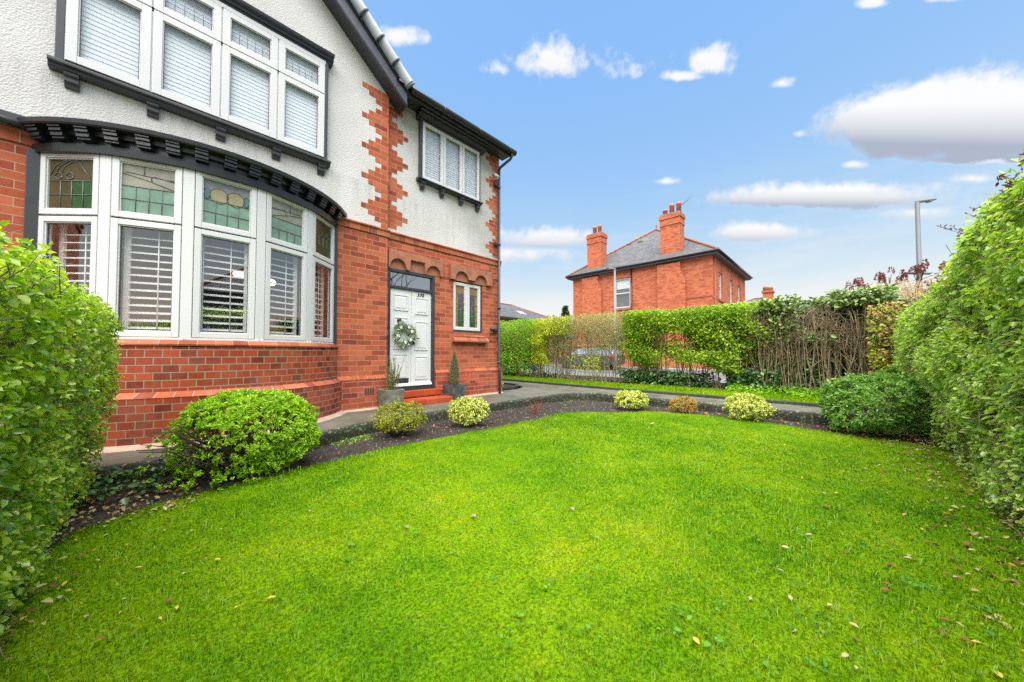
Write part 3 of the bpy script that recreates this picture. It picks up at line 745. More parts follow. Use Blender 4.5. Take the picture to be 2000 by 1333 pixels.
# floor slab inside so that one does not see through
room = MB()
room.add([(-9, .25, 1.36), (-3.4, .25, 1.36), (-3.4, 4.2, 1.36), (-9, 4.2, 1.36), (-9, .25, 3.5), (-3.4, .25, 3.5), (-3.4, 4.2, 3.5), (-9, 4.2, 3.5)], [(0,1,2,3),(7,6,5,4),(2,3,7,6),(1,2,6,5),(3,0,4,7)])
room.poly([(p.x, p.y) for p in bay_pts(-.02)], 3.462, 3.475); room.poly([(p.x, p.y) for p in bay_pts(-.02)], 1.335, 1.35)
room.build('room_interior', M['roomgrey'], H)
for cb_ in ((-8.7, -7.6, .3, .9, 1.37, 3.3), (-7.5, -6.3, 4.0, 4.18, 1.4, 3.4)): mb = MB(); mb.box(*cb_); mb.build('curtain', M['wood'], H)
BW = thing  # (alias unused)
bw = MB()
# mullions at facet joints and the frame heads
for i, p in enumerate(BP):
    if 0 < i < 5:
        ang = [44, 22, 0, -22, -44]; a = R((ang[i-1]+ang[i])/2)
        t = Vector((math.cos(a), -math.sin(a), 0)); nn = Vector((-math.sin(a), -math.cos(a), 0))
        c = p; w = .052
        q = [c - t*w + nn*.018, c + t*w + nn*.018, c + t*w - nn*.07, c - t*w - nn*.07]
        bw.add([(v.x, v.y, z) for z in (1.375, 3.46) for v in q], [(0,1,5,4),(1,2,6,5),(2,3,7,6),(3,0,4,7),(4,5,6,7),(3,2,1,0)])
bayw = bw.build('bay_window', M['white'], H, bevel=.006)
def local_frame(p, q):
    t = (q-p).normalized(); n = Vector((t.y, -t.x, 0))
    if n.y > 0: n = -n
    return t, n
def fbox(mb, o, t, n, s0, s1, d0, d1, z0, z1, mat=0):
    """box in the frame of a window facet: s along, d outward"""
    c = [o+t*s0+n*d1, o+t*s1+n*d1, o+t*s1+n*d0, o+t*s0+n*d0]
    mb.add([(v.x, v.y, z) for z in (z0, z1) for v in c], [(0,1,5,4),(1,2,6,5),(2,3,7,6),(3,0,4,7),(4,5,6,7),(3,2,1,0)], mat=mat)
def casement(parent, o, t, n, s0, s1, z0, z1, fw, gmat, name='casement', glass=True, d=0.):
    mb = MB()
    for (a, b, c, e) in ((s0, s0+fw, z0, z1), (s1-fw, s1, z0, z1), (s0+fw, s1-fw, z0, z0+fw), (s0+fw, s1-fw, z1-fw, z1)):
        fbox(mb, o, t, n, a, b, d-.05, d+.03, c, e)
    # inner bead
    g = fw; i = .012
    for (a, b, c, e) in ((s0+g, s0+g+i, z0+g, z1-g), (s1-g-i, s1-g, z0+g, z1-g), (s0+g+i, s1-g-i, z0+g, z0+g+i), (s0+g+i, s1-g-i, z1-g-i, z1-g)):
        fbox(mb, o, t, n, a, b, d-.03, d+.017, c, e)
    c = mb.build(name, M['white'], parent, bevel=.005)
    if glass:
        g2 = fw+.012; mb = MB()
        q = [(s0+g2, z0+g2), (s1-g2, z0+g2), (s1-g2, z1-g2), (s0+g2, z1-g2)]
        mb.add([(*(o+t*s+n*(d-.005)).xy, z) for s, z in q], [(0, 1, 2, 3)])
        mb.build('glass_pane', gmat, c)
        mb = MB(); k = .007
        for (a, b, cc, e) in ((s0+g2-.001, s0+g2+k, z0+g2, z1-g2), (s1-g2-k, s1-g2+.001, z0+g2, z1-g2), (s0+g2+k, s1-g2-k, z0+g2, z0+g2+k), (s0+g2+k, s1-g2-k, z1-g2-k, z1-g2)):
            fbox(mb, o, t, n, a, b, d-.006, d+.004, cc, e)
        mb.build('glazing_seal', M['seal'], c)
    return c
def poly2(mb, o, t, n, pts, d, mat):
    mb.add([(*(o+t*s+n*d).xy, z) for s, z in pts], [tuple(range(len(pts)))], mat=mat)
def came(mb, o, t, n, pts, d, r=.0045):
    mb.tube([(*(o+t*s+n*d).xy, z) for s, z in pts], r, 4, mat=0)
UZ0, UZ1 = 2.755, 3.455      # upper lights
LZ0, LZ1 = 1.405, 2.735      # lower lights
SG = ['sg_cream', 'sg_green', 'sg_gold', 'sg_grey', 'sg_teal', 'sg_dark', 'sg_dgreen', 'lead']
for i in range(5):
    p, q = BP[i], BP[i+1]; t, n = local_frame(p, q); L = (q-p).length
    s0, s1 = .055, L-.055
    if i == 0: s0 = .03
    if i == 4: s1 = L-.03
    casement(bayw, p, t, n, s0, s1, LZ0, LZ1, .062, M['glass'])
    c = casement(bayw, p, t, n, s0, s1, UZ0, UZ1, .062, None, 'top_light', False)
    a, b, z0, z1 = s0+.074, s1-.074, UZ0+.074, UZ1-.074; W = b-a; Hh = z1-z0
    zm = z0 + Hh*(.55 if i in (1, 2, 3) else .57)
    dark = i in (0, 4)
    pane = MB()
    nc = 4
    for k in range(nc):
        xa, xb = a+W*k/nc, a+W*(k+1)/nc
        for r_ in range(2):
            za, zb = z0+(zm-z0)*r_/2, z0+(zm-z0)*(r_+1)/2
            mt = (5 if k < 2 else 6) if dark else (1 if (k+r_+i) % 5 else 0)
            if not dark: mt = 1
            poly2(pane, p, t, n, [(xa, za), (xb, za), (xb, zb), (xa, zb)], -.004, mt)
    if i == 2:
        poly2(pane, p, t, n, [(a, zm), (b, zm), (b, z1), (a, z1)], -.004, 3)
        for cx, rx in ((a+W*.32, W*.2), (a+W*.68, W*.2)):
            pts = [(cx+rx*math.cos(q_), zm+Hh*.13+Hh*.17*math.sin(q_)) for q_ in np.linspace(0, 2*math.pi, 18)[:-1]]
            poly2(pane, p, t, n, pts, -.003, 2)
        for cx in (a+W*.07, a+W*.93):
            pts = [(cx+W*.07*math.cos(q_), zm+Hh*.14+Hh*.12*math.sin(q_)) for q_ in np.linspace(0, 2*math.pi, 14)[:-1]]
            poly2(pane, p, t, n, pts, -.003, 4)
    else:
        poly2(pane, p, t, n, [(a, zm), (b, zm), (b, z1), (a, z1)], -.004, 5 if dark else 0)
    g = pane.build('stained_glass', [M[x] for x in SG[:7]], c)
    ld = MB()
    for k in range(1, nc): came(ld, p, t, n, [(a+W*k/nc, z0), (a+W*k/nc, zm)], 0)
    for z in (z0+(zm-z0)*.5, zm): came(ld, p, t, n, [(a, z), (b, z)], 0)
    if i in (1, 3):
        sg = 1 if i == 1 else -1
        X = lambda f: a+W*f if sg > 0 else b-W*f
        came(ld, p, t, n, [(X(0), zm+Hh*.25), (X(.45), zm+Hh*.17), (X(1), zm+Hh*.02)], 0)
        came(ld, p, t, n, [(X(.05), z1-Hh*.16), (X(.55), z1-Hh*.2), (X(1), z1-Hh*.22)], 0)
        came(ld, p, t, n, [(X(.4), z1-Hh*.18), (X(.4), z1)], 0)
        came(ld, p, t, n, [(X(.55), zm+Hh*.15), (X(.53), zm+Hh*.22), (X(.58), zm+Hh*.27), (X(1), zm+Hh*.2)], 0)
    elif i == 2:
        for cx, rx in ((a+W*.32, W*.2), (a+W*.68, W*.2)):
            came(ld, p, t, n, [(cx+rx*math.cos(q_), zm+Hh*.13+Hh*.17*math.sin(q_)) for q_ in np.linspace(0, 2*math.pi, 18)], 0)
        for cx in (a+W*.07, a+W*.93):
            came(ld, p, t, n, [(cx+W*.07*math.cos(q_), zm+Hh*.14+Hh*.12*math.sin(q_)) for q_ in np.linspace(0, 2*math.pi, 14)], 0)
    else:
        X = (lambda f: a+W*f) if i == 0 else (lambda f: b-W*f)
        for off in (0, .1, .22): came(ld, p, t, n, [(X(.02+off), zm+Hh*.12), (X(.12+off), zm+Hh*.3), (X(.3+off), zm+Hh*.4), (X(.42+off), z1)], 0)
        came(ld, p, t, n, [(X(.62), z1), (X(.95), zm)], 0)
        for cx in (.2, .45): came(ld, p, t, n, [(X(cx+.08*math.cos(q_)), zm+Hh*.1+Hh*.07*math.sin(q_)) for q_ in np.linspace(0, 2*math.pi, 10)], 0)
    ld.build('lead_came', M['lead'], c)
    # plantation shutter behind
    sh = MB(); sa, sb = s0+.05, s1-.05
    for (u0, u1, z0_, z1_) in ((sa, sa+.05, 1.39, 3.45), (sb-.05, sb, 1.39, 3.45), (sa+.05, sb-.05, 1.39, 1.47), (sa+.05, sb-.05, 2.70, 2.77)):
        fbox(sh, p, t, n, u0, u1, -.15, -.12, z0_, z1_)
    z = 1.51
    while z < 3.4:
        if not 2.66 < z < 2.80:
            u0, u1 = sa+.052, sb-.052
            c4 = [(u0, -.165, z+.014), (u1, -.165, z+.014), (u1, -.10, z-.010), (u0, -.10, z-.010)]
            vs = [(*(p+t*s_+n*d_).xy, zz) for s_, d_, zz in c4] + [(*(p+t*s_+n*d_).xy, zz+.011) for s_, d_, zz in c4]
            sh.add(vs, [(0,1,2,3),(7,6,5,4),(2,3,7,6),(0,1,5,4)])
        z += .0885
    um = (sa+sb)/2 + .06
    sh.tube([(*(p+t*um+n*-.095).xy, zz) for zz in (1.5, 2.66)], .006, 4)
    sh.build('shutter', M['blind'], bayw)
mb = MB()
for i in range(5):
    p, q = BP[i], BP[i+1]; t, n = local_frame(p, q); fbox(mb, p, t, n, .01, (q-p).length-.01, -.06, .035, 1.365, 1.398)
mb.build('window_board', M['white'], bayw, bevel=.004)
# black jamb posts
for x0, x1 in ((-7.215, -7.115), (-4.075, -4.02)):
    mb = MB(); mb.box(x0, x1, WM-.05, WM+.05, 1.33, 3.46); mb.build('jamb_post', M['charcoal'], bayw, bevel=.006)
# pendant lamp inside
LAMPS = ((-5.29, .5, 2.50), (-5.10, .52, 2.475), (-4.87, .5, 2.43), (-5.09, .45, 2.42))
for (x, y, z) in LAMPS:
    mb = MB(); mb.ell((x, y, z), (.085, .085, .06)); mb.build('lamp_globe', M['lamp'], H)
# cornice with modillions
def facet_band(rowsz, name, mat, parent):
    mb = MB(); n = 44; cs = [bay_curve(e, n) for z, e in rowsz]
    vs = [(c[i].x, c[i].y, z) for (z, e), c in zip(rowsz, cs) for i in range(n)]
    fs = [(j*n+i, j*n+i+1, (j+1)*n+i+1, (j+1)*n+i) for j in range(len(rowsz)-1) for i in range(n-1)]
    mb.add(vs, fs, smooth=False); return mb.build(name, mat, parent)
cor = facet_band([(3.43, -.06), (3.43, .055), (3.52, .06), (3.525, .03), (3.60, .03), (3.605, .075), (3.655, .08), (3.66, .175), (3.675, .185), (3.72, .19), (3.735, .16), (3.76, -.1)], 'bay_cornice', M['black'], H)
cv = bay_curve(.03, 200); ln = [0]
for i in range(1, 200): ln.append(ln[-1]+(cv[i]-cv[i-1]).length)
ND = 15
for k in range(ND):
    s = ln[-1]*(k+.5)/ND; i = min(range(199), key=lambda j: abs(ln[j]-s)); t, n = local_frame(cv[i], cv[i+1])
    mb = MB(); o_ = cv[i]
    for (d1, z0, z1) in ((.085, 3.535, 3.558), (.102, 3.558, 3.594), (.096, 3.594, 3.602), (.118, 3.602, 3.632), (.112, 3.632, 3.638), (.132, 3.638, 3.659)):
        fbox(mb, o_, t, n, -.06, .06, -.02, d1, z0, z1)
    mb.build('modillion', M['black'], cor, bevel=.006)
mb = MB(); mb.box(-7.9, -7.16, WM-.13, WM, 3.70, 3.76); mb.tube([(-9.5, WM-.09, 3.70), (-7.6, WM-.09, 3.70), (-7.15, WM-.11, 3.66)], .04, 8); mb.build('lead_flashing', M['charcoal'], H)

# ---- oriel window upstairs ----
yo = -.20-.0
OX0, OX1, OZ0, OZ1 = -6.985, -4.275, 4.55, 6.235
p0 = Vector((OX0, yo, 0)); t, n = Vector((1, 0, 0)), Vector((0, -1, 0))
mb = MB(); mb.box(OX0, OX1, yo-.03, yo+.05, OZ1-.058, OZ1-.002); ow = mb.build('oriel_window', M['white'], H)
for b_ in ((OX0-.065, OX0), (OX1, OX1+.05)): mb = MB(); mb.box(*b_, yo-.02, .1, 4.5, 6.25); mb.build('side_post', M['charcoal'], ow, bevel=.005)
uw = (OX1-OX0)/4
for k in range(4):
    casement(ow, p0, t, n, k*uw+.008, (k+1)*uw-.008, OZ0+.01, 5.645, .085, M['glass_up'])
    c = casement(ow, p0, t, n, k*uw+.008, (k+1)*uw-.008, 5.66, OZ1-.06, .085, M['glass_up'], 'top_light')
    ld = MB(); a, b, z0, z1 = k*uw+.008+.097, (k+1)*uw-.008-.097, 5.66+.097, OZ1-.06-.097
    for j in range(1, 5): came(ld, p0, t, n, [(a+(b-a)*j/5, z0), (a+(b-a)*j/5, z1)], 0, .003)
    for zf in (.22, .30, .68, .76): came(ld, p0, t, n, [(a, z0+(z1-z0)*zf), (b, z0+(z1-z0)*zf)], 0, .0028)
    ld.build('lead_came', M['lead'], c)
    sh = MB(); z = 4.6
    while z < 6.15:
        fb = [(k*uw+.06, -.060, z+.031), ((k+1)*uw-.06, -.060, z+.031), ((k+1)*uw-.06, -.053, z-.034), (k*uw+.06, -.053, z-.034)]
        vs = [(*(p0+t*s_+n*d_).xy, zz) for s_, d_, zz in fb] + [(*(p0+t*s_+n*(d_-.008)).xy, zz-.002) for s_, d_, zz in fb]
        sh.add(vs, [(0,1,2,3),(7,6,5,4),(2,3,7,6)]); z += .058
    sh.build('blind', M['blind_up'], ow)
mb = MB()
for k in range(5): fbox(mb, p0, t, n, max(0, k*uw-.03), min(4*uw, k*uw+.03), -.05, .012, OZ0+.012, OZ1-.06)
fbox(mb, p0, t, n, .03, 4*uw-.03, -.05, .012, 5.62, 5.68)
mb.build('mullion', M['white'], ow)
mb = MB(); mb.box(OX0-.01, OX1+.01, .04, .06, 4.5, 6.3); mb.build('backing', M['blind'], ow)
prof = [(.0, 6.236), (yo-.02, 6.236), (yo-.03, 6.27), (yo-.06, 6.275), (yo-.065, 6.32), (yo-.11, 6.335), (yo-.115, 6.375), (yo-.10, 6.39), (0, 6.42)]
mb = MB(); mb.prism_x(prof, OX0-.19, OX1+.12); mb.build('cornice', M['black'], ow)
prof = [(.0, 4.43), (yo+.02, 4.43), (yo-.015, 4.445), (yo-.02, 4.475), (yo-.065, 4.485), (yo-.065, 4.515), (yo-.02, 4.545), (0, 4.548)]
mb = MB(); mb.prism_x(prof, OX0-.11, OX1+.10); mb.build('sill', M['charcoal'], ow, bevel=.003)
def corbel(x, y, z, w, h, parent):
    mb = MB(); d = y
    mb.prism_x([(0, z), (d, z), (d+.005, z-h*.22), (d+.03, z-h*.30), (d+.03, z-h*.62), (d+.06, z-h*.72), (d+.07, z-h), (0, z-h)], x-w/2, x+w/2)
    return mb.build('corbel', M['charcoal'], parent, bevel=.004)
for x in (-6.93, -6.285, -5.615, -4.945, -4.30): corbel(x, yo-.02, 4.43, .11, .15, ow)

# ---- small upstairs window ----
ys = -.06; p0 = Vector((-2.29, ys, 0)); SW = (2.29-.68)/3
mb = MB(); mb.box(-2.29, -.68, ys-.02, ys+.03, 6.247, 6.262); sw = mb.build('small_window', M['charcoal'], H)
for b_ in ((-2.345, -2.29), (-.68, -.645)): mb = MB(); mb.box(*b_, ys-.02, .1, 4.985, 6.26); mb.build('side_post', M['charcoal'], sw, bevel=.004)
for k in range(3):
    c = casement(sw, p0, t, n, k*SW+.004, (k+1)*SW-.004, 5.0, 6.245, .06, M['glass_up'])
    ld = MB(); a, b, z0, z1 = k*SW+.076, (k+1)*SW-.076, 5.072, 6.173
    for j in range(1, 5): came(ld, p0, t, n, [(a+(b-a)*j/5, z0), (a+(b-a)*j/5, z1)], -.012, .002)
    for j in range(1, 10): came(ld, p0, t, n, [(a, z0+(z1-z0)*j/10), (b, z0+(z1-z0)*j/10)], -.012, .002)
    ld.build('lead_came', M['steel'], c)
sh = MB(); z = 5.03
while z < 6.2:
    sh.add([(-2.26, ys+.057, z+.03), (-.71, ys+.057, z+.03), (-.71, ys+.05, z-.03), (-2.26, ys+.05, z-.03)], [(3, 2, 1, 0)]); z += .052
sh.build('blind', M['blind_up'], sw)
prof = [(0, 6.262), (ys-.02, 6.262), (ys-.03, 6.285), (ys-.07, 6.29), (ys-.075, 6.315), (ys-.09, 6.32), (ys-.10, 6.345), (ys-.15, 6.355), (ys-.155, 6.38), (ys-.20, 6.40), (ys-.205, 6.43), (0, 6.44)]
mb = MB(); mb.prism_x(prof, -2.42, -.54); mb.build('cornice', M['black'], sw)
mb = MB(); mb.prism_x([(0, 4.93), (ys-.02, 4.93), (ys-.03, 4.955), (ys-.085, 4.96), (ys-.085, 4.978), (ys-.02, 5.0), (0, 5.0)], -2.40, -.60); mb.build('sill', M['charcoal'], sw)
for x in (-2.27, -1.76, -1.22, -.70): corbel(x, ys-.05, 4.93, .10, .16, sw)

# ---- front door ----
mb = MB()
mb.box(-3.0, -2.955, -.012, .12, .42, 2.94); mb.box(-1.985, -1.925, -.03, .12, .42, 2.94); mb.box(-2.955, -1.985, -.02, .12, 2.875, 2.94); mb.box(-2.955, -1.985, -.015, .12, 2.545, 2.60)
mb.box(-2.955, -1.985, -.02, .12, .455, .525)
dr = mb.build('front_door', M['charcoal'], H, bevel=.006)
mb = MB(); mb.add([(-2.955, .03, 2.60), (-1.985, .03, 2.60), (-1.985, .03, 2.875), (-2.955, .03, 2.875)], [(0, 1, 2, 3)]); mb.build('fanlight', M['glassdark'], dr)
mb = MB(); mb.box(-2.955, -1.985, .2, .22, 2.58, 2.9); mb.build('hall_darkness', M['dark'], dr)  # dark sheet stands in for the unlit hall behind the fanlight
for x0, x1, zs in ((-2.95, -2.474, ((2.10, 2.43), (1.30, 1.96), (.66, 1.20))), (-2.468, -1.99, ((2.05, 2.41), (1.28, 1.90), (.66, 1.15)))):
    mb = MB(); mb.box(x0, x1, .022, .07, .53, 2.54)
    for z0, z1 in zs:
        a, b = x0+.075, x1-.075
        # raised moulding and fielded panel
        for (e0, e1, f0, f1) in ((a, a+.022, z0, z1), (b-.022, b, z0, z1), (a+.022, b-.022, z0, z0+.022), (a+.022, b-.022, z1-.022, z1)):
            mb.box(e0, e1, .006, .03, f0, f1)
        g = .06; zz = [(a+.022, z0+.022), (b-.022, z0+.022), (b-.022, z1-.022), (a+.022, z1-.022)]; ii = [(a+g, z0+g), (b-g, z0+g), (b-g, z1-g), (a+g, z1-g)]
        mb.add([(s_, .0215, q_) for s_, q_ in zz] + [(s_, .009, q_) for s_, q_ in ii], [(0,1,5,4),(1,2,6,5),(2,3,7,6),(3,0,4,7),(4,5,6,7)])
    mb.build('door_leaf', M['doorwhite'], dr, bevel=.003)
mb = MB(); mb.prism_x([(.02, .53), (-.035, .535), (-.03, .56), (.02, .60)], -2.95, -1.99); mb.build('weather_bar', M['doorwhite'], dr)
for sx in (-2.52, -2.425):
    mb = MB(); mb.box(sx-.022, sx+.022, .008, .023, 1.40, 1.62); mb.tube([(sx, .01, 1.53), (sx, -.045, 1.53), (sx+.06, -.05, 1.53), (sx+.11, -.05, 1.525)] if sx > -2.5 else [(sx, .01, 1.53), (sx, -.04, 1.53)], .011, 8); mb.build('door_handle', M['black'], dr)
mb = MB(); mb.box(-2.80, -2.53, .006, .03, .60, .70); mb.box(-2.77, -2.56, .0, .03, .625, .675); mb.build('letter_plate', M['charcoal'], dr, bevel=.004)
mb = MB(); mb.ell((-2.755, -.0, 1.89), (.05, .035, .055)); mb.lathe([(.028, -.012), (.04, 0), (.028, .012)], (-2.755, -.03, 1.845), 14, axis='y'); mb.build('door_knocker', M['black'], dr)
mb = MB(); mb.ell((-2.40, .02, 2.0), (.008, .008, .008)); mb.build('spy_hole', M['steel'], dr)
cu = bpy.data.curves.new('house_number', 'FONT'); cu.body = '370'; cu.size = .105; cu.extrude = .006; cu.shear = .25; cu.space_character = 1.08
to = bpy.data.objects.new('tmp_text', cu); COL.objects.link(to); bpy.context.view_layer.update()
tm = bpy.data.meshes.new_from_object(to.evaluated_get(bpy.context.evaluated_depsgraph_get())); bpy.data.objects.remove(to)
tm.transform(Matrix.Translation(Vector((-2.345, .012, 2.435))-ORG[H.name]) @ Matrix.Rotation(R(90), 4, 'X')); tm.materials.clear(); tm.materials.append(M['black']); tm.name = 'house_number'
link('house_number', tm, dr)
mb = MB(); mb.box(-3.05, -3.015, -.035, .0, 1.55, 1.76); db = mb.build('doorbell', M['charcoal'], H, bevel=.006)
mb = MB(); mb.box(-3.047, -3.018, -.039, -.02, 1.58, 1.68); mb.build('bell_face', M['steel'], db)
# steps
mb = MB(); mb.box(-3.02, -1.80, -.13, .1, .30, .44); mb.box(-2.98, -1.84, -.10, .1, .17, .30); u = mb.build('doorstep', M['brick_step'], H, bevel=.015)
mb = MB(); mb.box(-2.94, -1.72, -.44, -.101, .165, .285); mb.build('lower_step', M['brick_step'], u, bevel=.018)
mb = MB(); mb.box(-2.95, -1.9, -.02, .12, .44, .457); mb.build('threshold', M['dark'], u)

# ---- sandstone lintels with sunk arches ----
def lintel(x0, x1, z0, z1, yf, arches, mid):
    mb = MB(); n = 80; zz = []
    for i in range(n+1):
        x = x0+(x1-x0)*i/n; zb = z0
        for cx, r in arches:
            if abs(x-cx) < r: zb = max(zb, z0 + .02 + math.sqrt(max(0, r*r-(x-cx)**2))*1.0)
        for a, b, c, d in mid:
            if a <= x <= b: zb = max(zb, c)
        zz.append((x, min(zb, z1-.06)))
    for (xa, za), (xb, zb) in zip(zz[:-1], zz[1:]):
        mb.add([(xa, yf, za), (xb, yf, zb), (xb, yf, z1), (xa, yf, z1), (xa, yf+.09, za), (xb, yf+.09, zb)], [(0, 1, 2, 3), (4, 5, 1, 0)])
    mb.add([(x0, yf, z0), (x0, yf, z1), (x0, yf+.05, z1), (x0, yf+.05, z0)], [(0, 1, 2, 3)]); mb.add([(x1, yf, z0), (x1, yf, z1), (x1, yf+.05, z1), (x1, yf+.05, z0)], [(3, 2, 1, 0)])
    mb.add([(x0, yf, z1), (x1, yf, z1), (x1, yf+.05, z1), (x0, yf+.05, z1)], [(0, 1, 2, 3)])
    mb.add([(x0, yf+.07, z0-.004), (x1, yf+.07, z0-.004), (x1, yf+.07, z1), (x0, yf+.07, z1)], [(0, 1, 2, 3)])
    return mb.build('stone_lintel', M['stone'], H)
lintel(-3.03, -1.735, 2.945, 3.31, -.075, [(-2.82, .18), (-1.98, .18)], [(-2.56, -2.2, 3.17, 0)])
lintel(-1.53, -.235, 2.94, 3.30, -.085, [(-1.2, .2), (-.6, .2)], [(-1.0, -.8, 2.99, 0)])
# ---- ground-floor window ----
yg = .04; p0 = Vector((-1.395, yg, 0))
mb = MB(); mb.box(-.555, -.505, yg-.02, yg+.1, 1.72, 2.93); mb.box(-1.40, -.556, yg-.02, yg+.1, 1.72, 1.765); mb.box(-1.40, -.556, yg-.015, yg+.1, 2.91, 2.938)
gw = mb.build('stained_window', M['charcoal'], H, bevel=.004)
GW = (1.395-.557)/2
for k in range(2):
    c = casement(gw, p0, t, n, k*GW+.002, (k+1)*GW-.002, 1.768, 2.905, .068, None, 'casement', False)
    a, b, z0, z1 = k*GW+.082, (k+1)*GW-.082, 1.848, 2.825; W = b-a; Hh = z1-z0
    pn = MB()
    inn = (lambda f: b-W*f) if k == 0 else (lambda f: a+W*f)
    P2 = lambda f0, f1, g0, g1, mt: poly2(pn, p0, t, n, [(min(inn(f0), inn(f1)), z0+Hh*g0), (max(inn(f0), inn(f1)), z0+Hh*g0), (max(inn(f0), inn(f1)), z0+Hh*g1), (min(inn(f0), inn(f1)), z0+Hh*g1)], -.004, mt)
    P2(0, 1, .82, 1, 0); P2(.7, 1, 0, .82, 0); P2(0, .7, 0, .82, 1)
    ex = inn(.3)
    poly2(pn, p0, t, n, [(ex+W*.3*math.cos(q_), z0+Hh*.70+Hh*.14*math.sin(q_)) for q_ in np.linspace(0, 2*math.pi, 18)[:-1]], -.003, 2)
    poly2(pn, p0, t, n, [(ex+W*.18*math.cos(q_), z0+Hh*.52+Hh*.1*math.sin(q_)) for q_ in np.linspace(0, 2*math.pi, 14)[:-1]], -.0025, 2)
    pn.build('stained_glass', [M['sg_amber'], M['sg_dgreen'], M['sg_plum']], c)
    ld = MB(); came(ld, p0, t, n, [(inn(.7), z0), (inn(.7), z0+Hh*.82)], 0)
    for zf in (.14, .28, .42, .56, .82): came(ld, p0, t, n, [(a, z0+Hh*zf), (b, z0+Hh*zf)], 0)
    came(ld, p0, t, n, [(inn(.35), z0), (inn(.35), z0+Hh*.45)], 0)
    came(ld, p0, t, n, [(ex+W*.3*math.cos(q_), z0+Hh*.70+Hh*.14*math.sin(q_)) for q_ in np.linspace(0, 2*math.pi, 18)], 0)
    ld.build('lead_came', M['steel'], c)
mb = MB(); mb.box(-1.4, -.5, .22, .25, 1.7, 2.95); mb.build('hall_darkness', M['dark'], gw)  # black panel added for the gloom of the hall behind the glass
mb = MB(); mb.prism_x([(.05, 1.60), (-.05, 1.60), (-.055, 1.625), (0.005, 1.66), (.0, 1.665), (.03, 1.72), (.05, 1.72)], -1.41, -.49); mb.prism_x([(.05, 1.485), (-.105, 1.485), (-.11, 1.515), (-.045, 1.598), (.05, 1.598)], -1.44, -.36)
mb.build('brick_sill', M['mould'], gw)

# ---- roof, bargeboards, gutter, pipes ----
def gable_z(x, base): return base - abs(x-BX)*gy
GO = -.40                    # front plane of the verge
zl = 6.382 + (-3.165-BX)*gy  # apex height of the bargeboard's lower edge at the verge plane
def slope_strip(d0, d1, y0, y1, xend, name, mat, parent, z0=0.):
    """strip that follows the right and left slopes; d0,d1 perpendicular offsets above the barge's lower edge"""
    mb = MB(); c = math.cos(math.atan(gy))
    for s in (1, -1):
        a0, a1 = zl + d0/c, zl + d1/c
        xe = abs(xend-BX)
        v = [(BX, a0), (BX+s*xe, a0-xe*gy), (BX+s*(xe+ (d1-d0)*0), a1-xe*gy), (BX, a1)]
        if s < 0: v = v[::-1]
        mb.prism_y(v[::-1], y0, y1)
    return mb.build(name, mat, parent)
XE = -2.84
barge = slope_strip(0, .20, GO, GO+.03, XE, 'bargeboard', plain('sky_lit_board', (.085, .085, .105), .35, var=.12), H)  # sky light on the charcoal board is put into this paler, bluish colour
slope_strip(.205, .25, GO-.012, GO+.05, XE+.02, 'barge_capping', M['black'], barge)
slope_strip(-.006, .03, GO-.015, GO+.0, XE, 'barge_moulding', M['black'], barge)
slope_strip(.0, .012, GO+.031, WM+.05, XE, 'soffit_board', M['charcoal'], H)
roof = slope_strip(.26, .30, GO+.02, 9.1, XE+.02, 'roof_tiles', M['slate'], H)
# half-round verge tiles
mb = MB(); c = math.cos(math.atan(gy)); sdir = Vector((c, 0, -gy*c)); Ltile = .40
for s in (1, -1):
    k = 0; total = abs(XE+.02-BX)/c
    while k*Ltile < total:
        d0 = k*Ltile; d1 = min(total, d0+Ltile+.03)
        base = Vector((BX, GO-.055, zl+.30/c)); dv = Vector((s*c, 0, -gy*c)); up = Vector((s*gy*c, 0, c))
        a_ = base + dv*d0 + up*.055; e_ = base + dv*d1 + up*.045
        mb.tube([a_, e_ - dv*.03, e_ - dv*.03, e_], [.088, .098, .112, .112], 14); k += 1
mb.build('verge_tile', M['tile'], roof)
# roof over the door side
mb = MB(); RZ = 6.50
mb.add([(XE-.2, -.46, RZ), (.24, -.46, RZ), (.24, 4.5, RZ+3.6), (XE-3, 4.5, RZ+3.6), (XE-.2, -.46, RZ+.05), (.24, -.46, RZ+.05), (.24, 4.5, RZ+3.65), (XE-3, 4.5, RZ+3.65)], [(4,5,6,7),(3,2,1,0),(0,1,5,4),(1,2,6,5),(2,3,7,6)])
mb.add([(.24, 4.5, RZ+3.65), (.24, 9.3, RZ), (XE-3, 9.3, RZ), (XE-3, 4.5, RZ+3.65)], [(0, 1, 2, 3)])
mb.add([(XR-.02, 0, 6.45), (XR-.02, 9, 6.45), (XR-.02, 4.5, 9.9)], [(0, 1, 2)])
mb.build('side_roof', M['slate'], H)
mb = MB(); mb.box(XE+.02, .2, -.36, 0, 6.43, 6.45); mb.box(XE+.02, .21, -.385, -.36, 6.36, 6.50); mb.build('fascia', M['charcoal'], H)
mb = MB()
gp = [(-.45+.075*math.cos(a), 6.47+.075*math.sin(a)) for a in np.linspace(math.pi, 2*math.pi, 11)]; gp = gp + [(y, z+.03) for y, z in ((-.375, 6.47), (-.385, 6.465))] + [(-.515, 6.50)]
mb.prism_x(gp, XE+.06, .23)
for x in (-2.0, -1.0, 0.0): mb.tube([(x-.02, -.45, 6.46), (x+.02, -.45, 6.46)], .081, 12)
gut = mb.build('gutter', M['black'], H)
mb = MB(); mb.tube([(.12, -.45, 6.42), (.12, -.45, 6.36), (.10, -.42, 6.28), (.0, -.13, 6.12), (-.01, -.10, 6.05)], .036, 10); mb.build('swan_neck', M['charcoal'], gut)
mb = MB(); mb.tube([(-.01, -.10, 6.06), (-.01, -.10, .86), (-.012, -.13, .80), (-.012, -.13, .16)], .034, 12)
